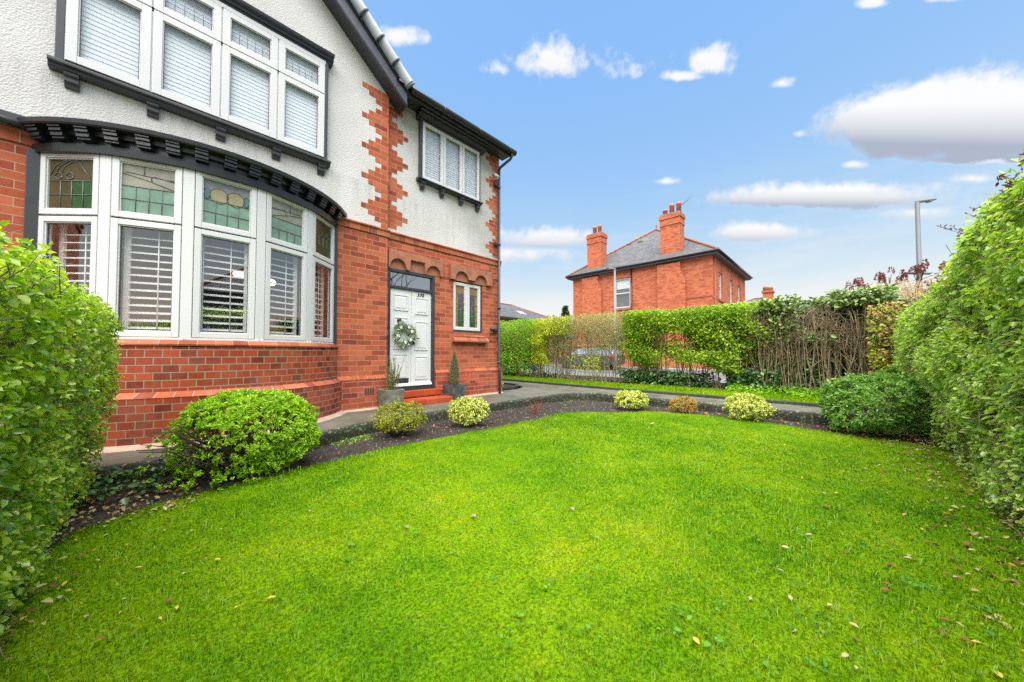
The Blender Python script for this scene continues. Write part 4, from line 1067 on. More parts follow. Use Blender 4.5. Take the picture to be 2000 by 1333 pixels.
for z in (5.6, 4.08, 2.4, .98): mb.tube([(-.01, -.10, z-.04), (-.01, -.10, z+.03)], .042, 12)
dp = mb.build('downpipe', M['charcoal'], H)
for z in (4.08, 5.65, 1.82):
    mb = MB(); mb.box(-.14, .02, -.085, -.003, z-.03, z+.03); mb.build('pipe_bracket', M['charcoal'], dp)
mb = MB(); mb.lathe([(.045, -.06), (.05, .02), (.03, .06)], (-.24, -.11, 1.83), 12, axis='x'); mb.box(-.2, -.16, -.1, 0, 1.80, 1.86); mb.build('outdoor_light', M['charcoal'], H)
mb = MB(); mb.lathe([(.035, -.07), (.04, .0), (.028, .08)], (-.12, -.12, 5.86), 12, axis='x'); mb.box(-.1, -.05, -.12, 0, 5.80, 5.84); mb.build('security_camera', M['white'], H)
mb = MB(); mb.tube([(-.25, -.02, 3.62), (-.25, -.012, 3.3), (-.24, -.10, 3.2), (-.22, -.1, 3.05), (-.2, -.1, 2.98), (-.2, -.02, 2.9)], .006, 5); mb.tube([(-.25, -.012, 3.3), (-.05, -.012, 3.32)], .005, 5); mb.build('cable', M['charcoal'], H)
# gable's end corbel
mb = MB(); mb.box(-3.12, -3.02, -.34, WM, 6.42, 6.52); mb.box(-3.12, -3.02, -.26, WM, 6.33, 6.42); mb.build('gable_bracket', M['charcoal'], H)
# ------------------------------------------------------------------ neighbour's house across the side road
NH = thing('neighbour_house', 'detached red brick house with hipped slate roof and two tall chimneys beyond the side road', 'house', (23, 4.4, .25))
nx0, nx1, ny0, ny1, nzt = 18.0, 28.3, -.81, 9.6, 7.42
mb = MB()
def wall_y(mb, y0, y1, z0, z1, xf, xb, holes):     # wall lying in the y-z plane
    t_ = MB(); t_.wall(y0, y1, z0, z1, xf, xb, holes)
    mb.add([(v[1], v[0], v[2]) for v in t_.v], [tuple(reversed(f)) for f in t_.f])
NWIN = [(4.60, 5.85, 4.62, 6.86), (5.0, 5.6, 1.98, 3.2), (2.9, 4.0, 1.9, 3.4), (-.1, .9, 1.2, 2.9)]
wall_y(mb, ny0, ny1, .2, nzt, nx0, nx0+.3, NWIN)
FWIN = [(19.55, 20.5, 4.83, 6.62), (22.75, 23.6, 4.83, 6.62), (25.4, 26.4, 4.83, 6.62), (19.2, 21.0, .9, 3.5), (22.6, 23.8, .3, 3.3), (25.0, 26.8, .9, 3.5)]
mb.wall(nx0+.3, nx1, .2, nzt, ny0, ny0+.3, FWIN)
mb.box(nx1-.3, nx1, ny0+.3, ny1, .2, nzt); mb.box(nx0+.3, nx1-.3, ny1-.3, ny1, .2, nzt)
mb.build('brick_wall', M['brick_far'], NH)
# chimney breasts that swell on one side
def breast(y0, y1, yb, zk):
    mb = MB(); d = nx0-.22
    prof = [(y1, .2), (y1, 7.3), (y0, 7.3), (y0, zk+.35), (yb, zk-.35), (yb, .2)]
    n_ = len(prof)
    v = [(d, p[0], p[1]) for p in prof]+[(nx0+.01, p[0], p[1]) for p in prof]
    f = [tuple(range(n_)), tuple(reversed(range(n_, 2*n_)))]+[(i, n_+i, n_+(i+1) % n_, (i+1) % n_) for i in range(n_)]
    mb.add(v, f); return mb.build('chimney_breast', M['brick_far'], NH)
breast(7.16, 8.6, 6.87, 6.55); breast(1.04, 2.55, .74, 6.45)
def chimney(y0, y1, ztop, zbase, npot):
    mb = MB(); x0, x1 = nx0+.1, nx0+1.0
    mb.box(x0, x1, y0, y1, zbase, ztop-.75); mb.box(x0-.04, x1+.04, y0-.04, y1+.04, ztop-.75, ztop-.66); mb.box(x0-.02, x1+.02, y0-.02, y1+.02, ztop-.66, ztop-.3)
    mb.box(x0-.07, x1+.07, y0-.07, y1+.07, ztop-.3, ztop-.1); mb.box(x0-.04, x1+.04, y0-.04, y1+.04, ztop-.1, ztop)
    c_ = mb.build('chimney', M['brick_far'], NH)
    mb = MB(); mb.box(x0-.01, x1+.01, y0, y1, ztop, ztop+.07); mb.build('flaunching', M['paving'], c_)
    for k in range(npot):
        h_ = (.50, .78, .78)[k] if npot == 3 else .72
        yy = y1-.2-(y1-y0-.4)*k/max(1, npot-1) if npot == 3 else (y1-.45-.45*k)
        mb = MB(); mb.lathe([(.16, 0), (.145, h_*.75), (.17, h_*.78), (.17, h_*.86), (.13, h_)], ((x0+x1)/2, yy, ztop+.05), 14); mb.build('chimney_pot', M['terracotta'], c_)
    mb = MB(); mb.box(x0-.1, x1+.1, y0-.1, y1+.1, zbase, zbase+.16); mb.build('flashing', M['steel'], c_)
    return c_
c1 = chimney(7.02, 8.28, 10.85, 7.9, 2); c2 = chimney(1.12, 2.42, 10.80, 7.9, 3)
mb = MB(); mb.tube([(18.2, 1.1, 11.0), (18.2, .95, 11.5)], .02, 5); mb.tube([(18.2, 1.2, 11.1), (18.2, .3, 11.7)], .018, 5)
for k in range(6): mb.tube([(18.05, 1.1-.14*k, 11.17+.09*k), (18.35, 1.1-.14*k, 11.17+.09*k)], .008, 4)
mb.build('aerial', M['steel'], c2)
# hipped roof
ez, ov = 7.62, .42
A_ = [(nx0-ov, ny0-ov, ez), (nx1+ov, ny0-ov, ez), (nx1+ov, ny1+ov, ez), (nx0-ov, ny1+ov, ez)]
AP = (23.15, 4.6, 11.75); AP2 = (23.15, 4.2, 11.75)
mb = MB()
def rooftri(p, q, a):
    P_, Q_, A2 = Vector(p), Vector(q), Vector(a); t_ = (Q_-P_).normalized()
    nn = t_.cross(A2-P_).normalized(); s_ = nn.cross(t_)
    uvf = lambda v: ((Vector(v)-P_).dot(t_), (Vector(v)-P_).dot(s_))
    mb.add([p, q, a], [(0, 1, 2)], [[uvf(p), uvf(q), uvf(a)]])
for i in range(4): rooftri(A_[i], A_[(i+1) % 4], AP)
nr_ = mb.build('hipped_roof', M['slate_far'], NH)
mb = MB()
for i in range(4):
    a_, b_ = Vector(A_[i]), Vector(AP); L_ = (b_-a_).length; k = 0
    while k*.42 < L_-.1:
        p_ = a_.lerp(b_, k*.42/L_); q_ = a_.lerp(b_, min(1, (k*.42+.44)/L_)); mb.tube([p_+Vector((0,0,.02)), q_+Vector((0,0,.03))], [.085, .10], 8); k += 1
mb.tube([AP, (AP[0], AP[1], AP[2]+.5)], .05, 6)
mb.build('ridge_tile', M['ridge'], nr_)
mb = MB()
for y in (5.2, 6.2): mb.box(21.2, 21.5, y-.2, y+.2, 10.25, 10.42)
mb.build('roof_vent', M['slate_far'], nr_)
mb = MB()
for (a_, b_) in zip(A_, A_[1:]+A_[:1]):
    mb.tube([(a_[0], a_[1], ez-.02), (b_[0], b_[1], ez-.02)], .085, 10)
mb.build('gutter', M['black'], NH)
mb = MB(); i_ = .06
mb.box(nx0-ov+i_, nx1+ov-i_, ny0-ov+i_, ny1+ov-i_, ez-.2, ez-.10); mb.build('soffit', M['greypost'], NH)
mb = MB(); mb.box(nx0-.03, nx0+.02, -.2-.61, 1.0, 4.80, 4.97)
for k in range(13): mb.box(nx0-.06, nx0, ny0+.03+k*.14, ny0+.10+k*.14, 4.86, 4.95)
mb.box(nx0-.02, nx1, ny0-.03, ny0+.02, 4.72, 4.86); mb.build('dentil_band', M['terracotta'], NH)
mb = MB(); mb.tube([(nx0-.09, 4.47, 7.5), (nx0-.09, 4.47, .25)], .05, 10); mb.build('downpipe', M['black'], NH)
mb = MB(); mb.tube([(nx0+.35, ny0-.05, nzt), (nx0+.35, ny0-.05, .3)], .03, 6); mb.tube([(nx0+2.2, ny0-.05, nzt-.1), (nx0+2.2, ny0-.05, 6.7)], .02, 6); mb.tube([(nx0+5.2, ny0-.05, nzt-.1), (nx0+5.2, ny0-.05, 6.7)], .02, 6); mb.tube([(nx0+7.9, ny0-.05, nzt-.1), (nx0+7.9, ny0-.05, 6.7)], .02, 6); mb.build('wall_crack', M['terracotta'], NH)
def sash(axis, a, b, z0, z1, face, sill=True, blind=False):
    g = lambda s_, d_, z_: (face+d_, s_, z_) if axis == 'x' else (s_, face+d_, z_)
    def bx(mb, s0, s1, d0, d1, q0, q1):
        p_, r_ = g(s0, d0, q0), g(s1, d1, q1); mb.box(p_[0], r_[0], p_[1], r_[1], q0, q1)
    mb = MB(); f_ = .09; zm = (z0+z1)/2
    bx(mb, a, a+f_, .08, .2, z0, z1); bx(mb, b-f_, b, .08, .2, z0, z1); bx(mb, a+f_, b-f_, .08, .2, z0, z0+f_); bx(mb, a+f_, b-f_, .08, .2, z1-f_, z1); bx(mb, a+f_, b-f_, .09, .2, zm-.04, zm+.04)
    w_ = mb.build('sash_window', M['white'], NH)
    mb = MB(); q = [g(a+f_, .14, z0+f_), g(b-f_, .14, z0+f_), g(b-f_, .14, z1-f_), g(a+f_, .14, z1-f_)]; mb.add(q, [(0, 1, 2, 3)]); mb.build('glass_pane', M['glass'], w_)
    mb = MB(); q = [g(a, .28, z0), g(b, .28, z0), g(b, .28, z1), g(a, .28, z1)]; mb.add(q, [(0, 1, 2, 3)]); mb.build('backing', M['zincpot'], w_)
    if blind:
        mb = MB(); bx(mb, a+f_, b-f_, .22, .24, zm+.35, z1-f_); mb.build('roller_blind', M['blind'], w_)
    if sill:
        mb = MB(); bx(mb, a-.12, b+.12, -.08, .08, z0-.16, z0-.005); mb.build('window_sill', M['stone'], w_)
for i, w_ in enumerate(NWIN): sash('x', *w_, nx0, True, i == 0)
for w_ in FWIN: sash('y', *w_, ny0)

# other far houses
def hip_house(name, label, cx, cy, lx, ly, zb, ze, zr, wall, chim=None, ridge_x=False):
    h_ = thing(name, label, 'house', (cx, cy, zb))
    mb = MB(); mb.box(cx-lx/2, cx+lx/2, cy-ly/2, cy+ly/2, zb, ze); mb.build('brick_wall', M[wall], h_)
    mb = MB(); o_ = .4; x0, x1, y0, y1 = cx-lx/2-o_, cx+lx/2+o_, cy-ly/2-o_, cy+ly/2+o_
    if ridge_x: r0, r1 = (x0+(y1-y0)/2, cy, zr), (x1-(y1-y0)/2, cy, zr)
    else: r0, r1 = (cx, y0+(x1-x0)/2, zr), (cx, y1-(x1-x0)/2, zr)
    c_ = [(x0, y0, ze), (x1, y0, ze), (x1, y1, ze), (x0, y1, ze)]
    def face(vs):
        P_ = Vector(vs[0]); t_ = (Vector(vs[1])-P_).normalized(); nn = t_.cross(Vector(vs[2])-P_).normalized(); s_ = nn.cross(t_)
        mb.add(vs, [tuple(range(len(vs)))], [[((Vector(v)-P_).dot(t_), (Vector(v)-P_).dot(s_)) for v in vs]])
    if ridge_x: face([c_[0], c_[1], r1, r0]); face([c_[1], c_[2], r1]); face([c_[2], c_[3], r0, r1]); face([c_[3], c_[0], r0])
    else: face([c_[0], c_[1], r0]); face([c_[1], c_[2], r1, r0]); face([c_[2], c_[3], r1]); face([c_[3], c_[0], r0, r1])
    rf = mb.build('hipped_roof', M['slate_far'], h_)
    mb = MB(); mb.tube([r0, r1], .1, 8)
    for p_ in c_: mb.tube([p_, r0 if (Vector(p_)-Vector(r0)).length < (Vector(p_)-Vector(r1)).length else r1], .09, 8)
    mb.lathe([(.12, 0), (.05, .2), (.09, .35), (.01, .55)], r0, 8); mb.build('ridge_tile', M['ridge'], rf)
    mb = MB(); mb.box(x0, x1, y0, y1, ze-.2, ze-.02); mb.build('eaves_board', M['charcoal'], h_)
    if chim:
        x_, y_, zt = chim; mb = MB(); mb.box(x_-.9, x_+.9, y_-.6, y_+.6, ze, zt-.9); mb.box(x_-1.05, x_+1.05, y_-.75, y_+.75, zt-.9, zt-.6); ch = mb.build('chimney', M['brick_far'], h_)
        for k in (-.5, .5):
            mb = MB(); mb.lathe([(.42, 0), (.34, .3), (.42, .45), (.3, .7)], (x_+k*.9, y_-k*.5, zt-.6), 12); mb.build('chimney_pot', M['ridge'], ch)
    return h_, rf
hb, rf = hip_house('bungalow', 'low brick bungalow with grey slate hipped roof behind the hedge, left of the big house', 19.2, 20.8, 14, 8, .1, 4.7, 6.75, 'brick_far', None, True)
mb = MB(); mb.add([(20.6, 17.9, 5.42), (21.5, 17.9, 5.42), (21.5, 18.7, 5.80), (20.6, 18.7, 5.80)], [(0, 1, 2, 3)]); mb.build('roof_light', M['white'], rf)
hip_house('distant_house', 'distant slate-roofed house with one stout chimney peeping over the hedge', 62, 2.6, 9, 11, .1, 7.6, 10.2, 'brick_far', (61.9, 1.65, 11.8))
# the house and bare tree over the front road, seen only as reflections
hip_house('opposite_house', 'brick house with hipped roof on the far side of the front road', 1.5, -27, 12, 8, 0, 5.0, 8.4, 'zincpot', None, True)
def bare_tree(loc, H_, seed):
    t_ = thing('bare_tree', 'leafless street tree standing beyond the front hedge', 'tree', loc)
    r_ = random.Random(seed); br = MB(); tr = MB()
    def grow(p, d, L, r, lv):
        pts = [p]; rr = [r]
        for k in range(3):
            d = (d + Vector((r_.uniform(-.25, .25), r_.uniform(-.25, .25), r_.uniform(-.05, .2)))).normalized(); pts.append(pts[-1]+d*L/3); rr.append(r*(1-.17*(k+1)))
        (tr if lv == 0 else br).tube(pts, rr, 7 if lv < 2 else 4, cap=False)
        if lv < 4:
            for k in range(4 if lv < 2 else 3):
                a = Vector((r_.uniform(-1, 1), r_.uniform(-1, 1), r_.uniform(.1, .9))).normalized()
                grow(pts[-1] if k < 2 else pts[-2], (d*.6+a*.8).normalized(), L*r_.uniform(.62, .8), rr[-1]*.76, lv+1)
    grow(Vector(loc), Vector((0, 0, 1)), H_*.36, .30, 0)
    tr.build('trunk', M['barkdark'], t_); br.build('branch', M['barkdark'], t_)
bare_tree((3.9, -14.4, 0), 9.6, 3)

# boundary wall of the neighbour, pillar
bwl = thing('boundary_wall', 'low red brick front wall with moulded coping below the neighbouring house', 'wall', (16.6, 0, .27))
mb = MB(); mb.box(16.5, 16.75, -14, 8.6, .25, 1.72); mb.build('brick_wall', M['brick_far'], bwl)
mb = MB(); mb.prism_y([(16.42, 1.72), (16.83, 1.72), (16.83, 1.78), (16.625, 1.9), (16.42, 1.78)], -14, 8.6); mb.build('coping', M['mould'], bwl)
for yy, zt, lab in ((9.6, 2.85, 'tall brick gate pillar with pale stone cap seen through the twiggy hedge'), (8.95, 2.45, 'shorter brick pier with pale cap beside the tall gate pillar')):
    gp_ = thing('gate_pillar', lab, 'pillar', (16.6, yy, .27), 'gate pillars across the road')
    mb = MB(); mb.box(16.3, 16.95, yy-.33, yy+.33, .25, zt); mb.build('brick_shaft', M['brick_far'], gp_)
    mb = MB(); mb.box(16.2, 17.05, yy-.43, yy+.43, zt, zt+.1); mb.add([(16.2, yy-.43, zt+.1), (17.05, yy-.43, zt+.1), (17.05, yy+.43, zt+.1), (16.2, yy+.43, zt+.1), (16.62, yy, zt+.24)], [(0,1,4),(1,2,4),(2,3,4),(3,0,4)]); mb.build('pillar_cap', M['paving'], gp_)

# street lamps
def lamp(loc, h, r, mat, label, ang, arm, extra=False):
    t_ = thing('street_lamp', label, 'street lamp', loc, 'street lamps')
    x, y, z = loc
    mb = MB(); mb.tube([(x, y, z), (x, y, z+1.2)], r*1.5, 12); mb.tube([(x, y, z+1.2), (x, y, z+1.28), (x, y, z+h)], [r*1.5, r, r*.85], 12); mb.build('pole', mat, t_)
    d = Vector((math.cos(ang), math.sin(ang), .12)); s_ = Vector((-math.sin(ang), math.cos(ang), 0)); p = Vector((x, y, z+h))
    mb = MB()
    w, th = .11, .045
    a, b = p - d*.05, p + d*arm
    vs = [(a+s_*w*.5+Vector((0,0,th))), (a-s_*w*.5+Vector((0,0,th))), (b-s_*w+Vector((0,0,th*.8))), (b+s_*w+Vector((0,0,th*.8))), (a+s_*w*.5-Vector((0,0,th))), (a-s_*w*.5-Vector((0,0,th))), (b-s_*w-Vector((0,0,th*.4))), (b+s_*w-Vector((0,0,th*.4)))]
    mb.add(vs, [(0,1,2,3),(7,6,5,4),(0,4,5,1),(1,5,6,2),(2,6,7,3),(3,7,4,0)]); hd = mb.build('lamp_head', mat, t_, bevel=.015)
    mb = MB(); c_ = p + d*arm*.7 - Vector((0, 0, th*.9)); mb.box(c_.x-.09, c_.x+.09, c_.y-.09, c_.y+.09, c_.z-.02, c_.z+.01); mb.build('lens', M['sg_cream'], hd)
    if extra:
        mb = MB(); q = Vector((x, y, 4.72)); sd = Vector((.69, .72, 0)); mb.tube([q-sd*.42-Vector((0,0,.10)), q+sd*.45+Vector((0,0,.12))], .055, 10); mb.build('bracket_arm', mat, t_)
    return t_
lamp((11.0, 2.25, .25), 5.55, .062, M['steel'], 'slim galvanised street lamp with flat head in front of the brick house', R(135), .45)
lamp((17.0, -9.1, .1), 7.8, .085, M['greypost'], 'tall grey street lamp rising above the leafy hedge on the right', R(-46+0), .75, True)

# parked car behind the hedge
def car(loc):
    t_ = thing('parked_car', 'dark grey hatchback parked on the road behind the twiggy hedge', 'car', loc)
    X, Y, Z = loc     # rear faces -y, length along y
    paint = plain('dark_car_paint', (.06, .065, .075), .25, .3, var=.05, spec=.6); gl_ = plain('car_window', (.30, .35, .38), .12, var=.2, spec=.8); red = plain('tail_light_red', (.55, .03, .02), .25)
    st = [(-2.2, .78, .42, .92, 0), (-2.12, .84, .34, 1.0, 0), (-1.6, .88, .28, 1.03, 0), (-.6, .90, .26, 1.02, 0), (.6, .90, .26, .98, 0), (1.3, .87, .28, .90, 0), (1.9, .82, .32, .78, 0), (2.15, .72, .40, .66, 0)]
    mb = MB(); vs = []
    for y, w, zb, zt, _ in st:
        vs += [(X-w*.93, Y+y, Z+zb), (X-w, Y+y, Z+zb+.18), (X-w, Y+y, Z+zt-.12), (X-w*.9, Y+y, Z+zt), (X+w*.9, Y+y, Z+zt), (X+w, Y+y, Z+zt-.12), (X+w, Y+y, Z+zb+.18), (X+w*.93, Y+y, Z+zb)]
    fs = [(i*8+j, (i+1)*8+j, (i+1)*8+(j+1) % 8, i*8+(j+1) % 8) for i in range(len(st)-1) for j in range(8)] + [tuple(range(8)), tuple(reversed(range(56, 64)))]
    mb.add(vs, fs, smooth=False); mb.build('body', paint, t_, bevel=.03)
    gs = [(-2.08, .76, .98), (-1.55, .66, 1.40), (-.9, .66, 1.48), (0, .66, 1.47), (.45, .66, 1.40), (1.25, .76, .92)]
    mb = MB(); vs = []
    for y, w, z in gs: vs += [(X-w, Y+y, Z+z), (X+w, Y+y, Z+z)]
    for y, w, z in gs: vs += [(X-.82, Y+y*1.0, Z+.96), (X+.82, Y+y*1.0, Z+.96)]
    fs = [(2*i, 2*i+1, 2*i+3, 2*i+2) for i in range(5)] + [(2*i, 2*i+2, 12+2*i+2, 12+2*i) for i in range(5)] + [(2*i+1, 12+2*i+1, 12+2*i+3, 2*i+3) for i in range(5)]
    mb.add(vs, fs); mb.build('window_glass', gl_, t_)
    mb = MB(); vs = [(X+s_*w*1.0, Y+y, Z+z+.02) for y, w, z in gs[1:5] for s_ in (-1, 1)]
    mb.add(vs + [(v[0], v[1], v[2]-.03) for v in vs], [(2*i, 2*i+1, 2*i+3, 2*i+2) for i in range(3)] + [(0, 8, 9, 1), (6, 7, 15, 14)])
    for s_ in (-1, 1):
        for i in range(5):
            mb.tube([(X+s_*gs[i][1], Y+gs[i][0], Z+gs[i][2]), (X+s_*gs[i+1][1], Y+gs[i+1][0], Z+gs[i+1][2])], .035, 6)
        mb.tube([(X+s_*.67, Y-.6, Z+1.46), (X+s_*.83, Y-.65, Z+1.0)], .035, 6)
    mb.build('roof', paint, t_)
    for s_ in (-1, 1):
        mb = MB(); mb.box(X+s_*.60, X+s_*.86, Y-2.19, Y-1.98, Z+.80, Z+.96); mb.build('tail_light', red, t_, bevel=.02)
        for y in (-1.35, 1.35):
            mb = MB(); mb.lathe([(.2, -.1), (.31, -.1), (.325, -.06), (.325, .06), (.31, .1), (.2, .1)], (X+s_*.80, Y+y, Z+.325), 24, axis='x'); w_ = mb.build('wheel', M['dark'], t_)
            mb = MB(); mb.lathe([(.02, s_*.09), (.2, s_*.085), (.215, s_*.106), (.2, s_*.06)], (X+s_*.80, Y+y, Z+.325), 24, axis='x')
            mb.build('rim', M['steel'], w_)
    mb = MB(); mb.box(X-.26, X+.26, Y-2.215, Y-2.17, Z+.62, Z+.73); mb.build('number_plate', M['lf_yellow'], t_)
car((14.1, 5.75, .15))

# ------------------------------------------------------------------ hedges
def T(name, label, cat, loc, group=None): return thing(name, label, cat, loc, group)
# near left privet hedge
hl = T('privet_hedge', 'glossy green privet hedge at the left edge, in front of the bow window', 'hedge', (-7.1, -3.5, 0), 'garden hedges')
bx = (-7.75, -6.52, -7.6, -1.52, -.05, 1.66)
def in_box(P, x0=-1e9, x1=1e9, y0=-1e9, y1=1e9): return (P[:, 0] > x0) & (P[:, 0] < x1) & (P[:, 1] > y0) & (P[:, 1] < y1)
P, Nn = hedge_surface(bx, 62000, ['+x', '-y', '+y', '+z'], .22, .085, 41, .20, 2.6)
# batter: the foot of the hedge stands back a little
P[:, 0] -= np.where(Nn[:, 0] > .2, .14*np.clip(1.0-P[:, 2], 0, 1), 0)
P[:, 0] += np.where(Nn[:, 0] > .2, .07*np.clip((P[:, 1]+3.2)/1.5, 0, 1), 0)
keep = (P[:, 2] > .03) & ~((P[:, 1] < -5.2) & (rng.random(len(P)) < .6)); P, Nn = P[keep], Nn[keep]
keep = ~((P[:, 1] > -2.9) & (P[:, 2] < .42) & (rng.random(len(P)) < .35)); P, Nn = P[keep], Nn[keep]
gap = sn(P, 6.5, 43) + .8*sn(P, 14, 44) < -.50; Pi, Ni = P - Nn*.10, Nn
k1 = (~gap) & (rng.random(len(P)) < .085); k2 = rng.random(len(P)) < .3; k3 = (~gap)
leaves('foliage', *cat_leaves(cat_leaves(sprigs(P[k1]-Nn[k1]*.03, Nn[k1], 8, .075, .030, .02, .5, .6, .6), hedge_leaf(Pi[k2], Ni[k2], .032, .021, up=.5, jit=.6)), hedge_leaf(P[k3], Nn[k3], .033, .023, up=.55, jit=.55)), M['privet'], hl)
stems('stem', twigs(P, Nn, 2600, .15, .002, 1), M['bark'], hl, 4)
mb = core_box((bx[0], bx[1]-.13, bx[2], bx[3], 0, bx[5]), .2, 0); mb.build('dark_core', M['barkdark'], hl)  # solid dark box stands in for the shade deep inside the hedge
# near right privet hedge
hr = T('privet_hedge', 'tall broad-leaved privet hedge along the right edge of the lawn', 'hedge', (-1, -8, 0), 'garden hedges')
bx = (-9, 5.2, -8.75, -7.33, -.05, 2.47)
P, Nn = hedge_surface(bx, 112000, ['-x', '+y', '+z'], .25, .09, 57, .2, 1.9)
P[:, 2] *= 1-.175*np.clip((P[:, 0]+2.4)/4.6, 0, 1)
keep = (P[:, 2] > .02) & ~((P[:, 0] < -3.6) & (rng.random(len(P)) < .75)) & ~((P[:, 1] < -8.3) & (rng.random(len(P)) < .6)); P, Nn = P[keep], Nn[keep]
far = P[:, 0] > 1.0
hole = sn(P, 3.1, 77) < -.62
P, Nn, far = P[~hole], Nn[~hole], far[~hole]
gap = sn(P, 5, 58) + .8*sn(P, 12, 59) < -.50; Pi = P - Nn*.12
k1 = (~gap) & (rng.random(len(P)) < .07); k2 = rng.random(len(P)) < .28; k3 = (~gap) & (rng.random(len(P)) < .85)
leaves('foliage', *cat_leaves(cat_leaves(sprigs(P[k1]-Nn[k1]*.04, Nn[k1], 8, .10, .044, .027, .5, .6, .9), hedge_leaf(Pi[k2], Nn[k2], .042, .026, up=.8, jit=.5)), hedge_leaf(P[k3], Nn[k3], .046, .029, up=1.0, jit=.5)), M['privet_r'], hr)
kb_ = (sn(P, 3.3, 91) > .45) & (rng.random(len(P)) < .35); leaves('brown_foliage', *hedge_leaf(P[kb_]+Nn[kb_]*.02, Nn[kb_], .026, .013, up=.6, jit=.7), M['plum'], hr)
stems('stem', twigs(P, Nn, 4200, .20, .0024, 2), M['barkpale'], hr, 4)
mb = core_box((bx[0], bx[1], bx[2], bx[3]-.06, 0, 2.05), .24, 0); mb.build('dark_core', M['barkdark'], hr)  # same dark block here, its colour giving the hedge a shaded inside
# plum-coloured shoots along its crest
k = (Nn[:, 2] > .35) & (P[:, 0] > -2.6) & (P[:, 1] > -8.2)
idx = rng.choice(np.where(k)[0], 1000); sh_l = []; LP, LD, LN = [], [], []
for i in idx:
    p = P[i] + np.array([0, rng.normal(0, .06), -.03]); d = unit(np.array([rng.normal(.1, .6), rng.normal(.45, .5), .8])); L_ = rng.uniform(.05, .15)
    if sn(p[None], 2.2, 90)[0] < -.25: continue
    q = p + d*L_; sh_l.append(([p, (p+q)/2 + rng.normal(0, .01, 3), q], [.002, .0016, .001]))
    for j in range(11):
        f = rng.uniform(.2, 1); LP.append(p+(q-p)*f); dd = rng.normal(0, 1, 3); dd[2] += .4; LD.append(dd); LN.append(rng.normal(0, 1, 3)+np.array([0, 0, .5]))
stems('plum_shoot', sh_l, M['barkdark'], hr, 3)
LP, LD, LN = map(np.array, (LP, LD, LN)); n_ = len(LP)
leaves('plum_foliage', LP, unit(LD), unit(LN), rng.uniform(.018, .034, n_), rng.uniform(.009, .016, n_), M['plum'], hr)

def volume(bx, n, thr=-.2, freq=2.5, seed=0, shell=None):
    x0, x1, y0, y1, z0, z1 = bx
    P = rng.uniform((x0, y0, z0), (x1, y1, z1), (n, 3))
    return P[sn(P, freq, seed) > thr]
def vol_leaves(name, P, L, W, mat, parent, centre=None, up=.5):
    n = len(P); c = P.mean(0) if centre is None else centre
    Nf = unit(unit(P-c)*.5 + np.array([-.35, 0, up]) + rng.normal(0, .6, (n, 3))); D = unit(np.cross(Nf, rng.normal(0, 1, (n, 3))))
    s = np.clip(1+rng.normal(0, .25, n), .5, 1.7)
    return leaves(name, P, D, Nf, L*s, W*s, mat, parent)
def upright(n, x, y, z0, z1, r, lean=.18, zlow=1.0, fork=2, seed=0):
    r_ = random.Random(seed); out = []
    for i in range(n):
        px, py = r_.uniform(*x), r_.uniform(*y); h = r_.uniform(zlow, 1)*(z1-z0); rr = r*r_.uniform(.55, 1.35)
        lx, ly = r_.gauss(0, lean), r_.gauss(0, lean); kx, ky = r_.gauss(0, .05), r_.gauss(0, .05)
        pts = [(px+lx*f+kx*math.sin(f*6), py+ly*f+ky*math.cos(f*5), z0+h*f) for f in (0, .2, .45, .7, 1)]
        out.append((pts, [rr, rr*.92, rr*.8, rr*.62, rr*.35]))
        for k in range(fork):
            f = r_.uniform(.3, .85); b = Vector(pts[0]).lerp(Vector(pts[-1]), f)
            b = Vector((px+lx*f+kx*math.sin(f*6), py+ly*f+ky*math.cos(f*5), z0+h*f)); e = b + Vector((r_.gauss(0, .16), r_.gauss(0, .16), r_.uniform(.2, .5)))
            if e.z > z1: e.z = z1
            out.append(([b, (b+e)/2+Vector((r_.gauss(0, .02), r_.gauss(0, .02), 0)), e], [rr*.5, rr*.42, rr*.25]))
    return out
HX = (4.85, 5.6)
# A: dense green hedge by the house corner
ha = T('privet_hedge', 'dense rounded green hedge behind the drainpipe, beside the corner bed', 'hedge', (5.2, 6, .18), 'garden hedges')
P = np.concatenate([volume((4.75, 5.75, 2.95, 10.5, 1.0, 2.72), 27000, -.75, 2.2, 101), volume((4.6, 5.7, 3.0, 10, .35, 1.2), 12000, -.35, 2.2, 102)])
vol_leaves('foliage', P, .065, .042, M['privet_dk'], ha, np.array([5.3, 6, 1.2])); stems('stem', upright(70, HX, (3, 10), .15, 2.3, .014, .12, .8, 2, 1), M['bark'], ha, 5)
# B: yellow-green clump
hb_ = T('privet_hedge', 'yellow-green hedge clump left of the bare twiggy stretch', 'hedge', (5.2, 2.3, .18), 'garden hedges')
P = np.concatenate([volume((4.7, 5.6, 1.1, 3.1, 1.95, 2.66), 3600, -.25, 2.8, 111), volume((4.55, 5.2, 2.0, 2.75, .75, 2.0), 2600, -.25, 2.6, 112), volume((4.9, 5.6, 1.4, 3.2, 1.1, 2.1), 1300, .25, 3, 113), volume((4.5, 4.9, 2.2, 2.9, 1.55, 1.8), 450, -.3, 3, 114)])
vol_leaves('foliage', P, .062, .04, M['yellowgreen'], hb_); stems('stem', upright(60, HX, (1.3, 3.2), .15, 2.5, .012, .15, .8, 3, 2), M['barkolive'], hb_, 5)
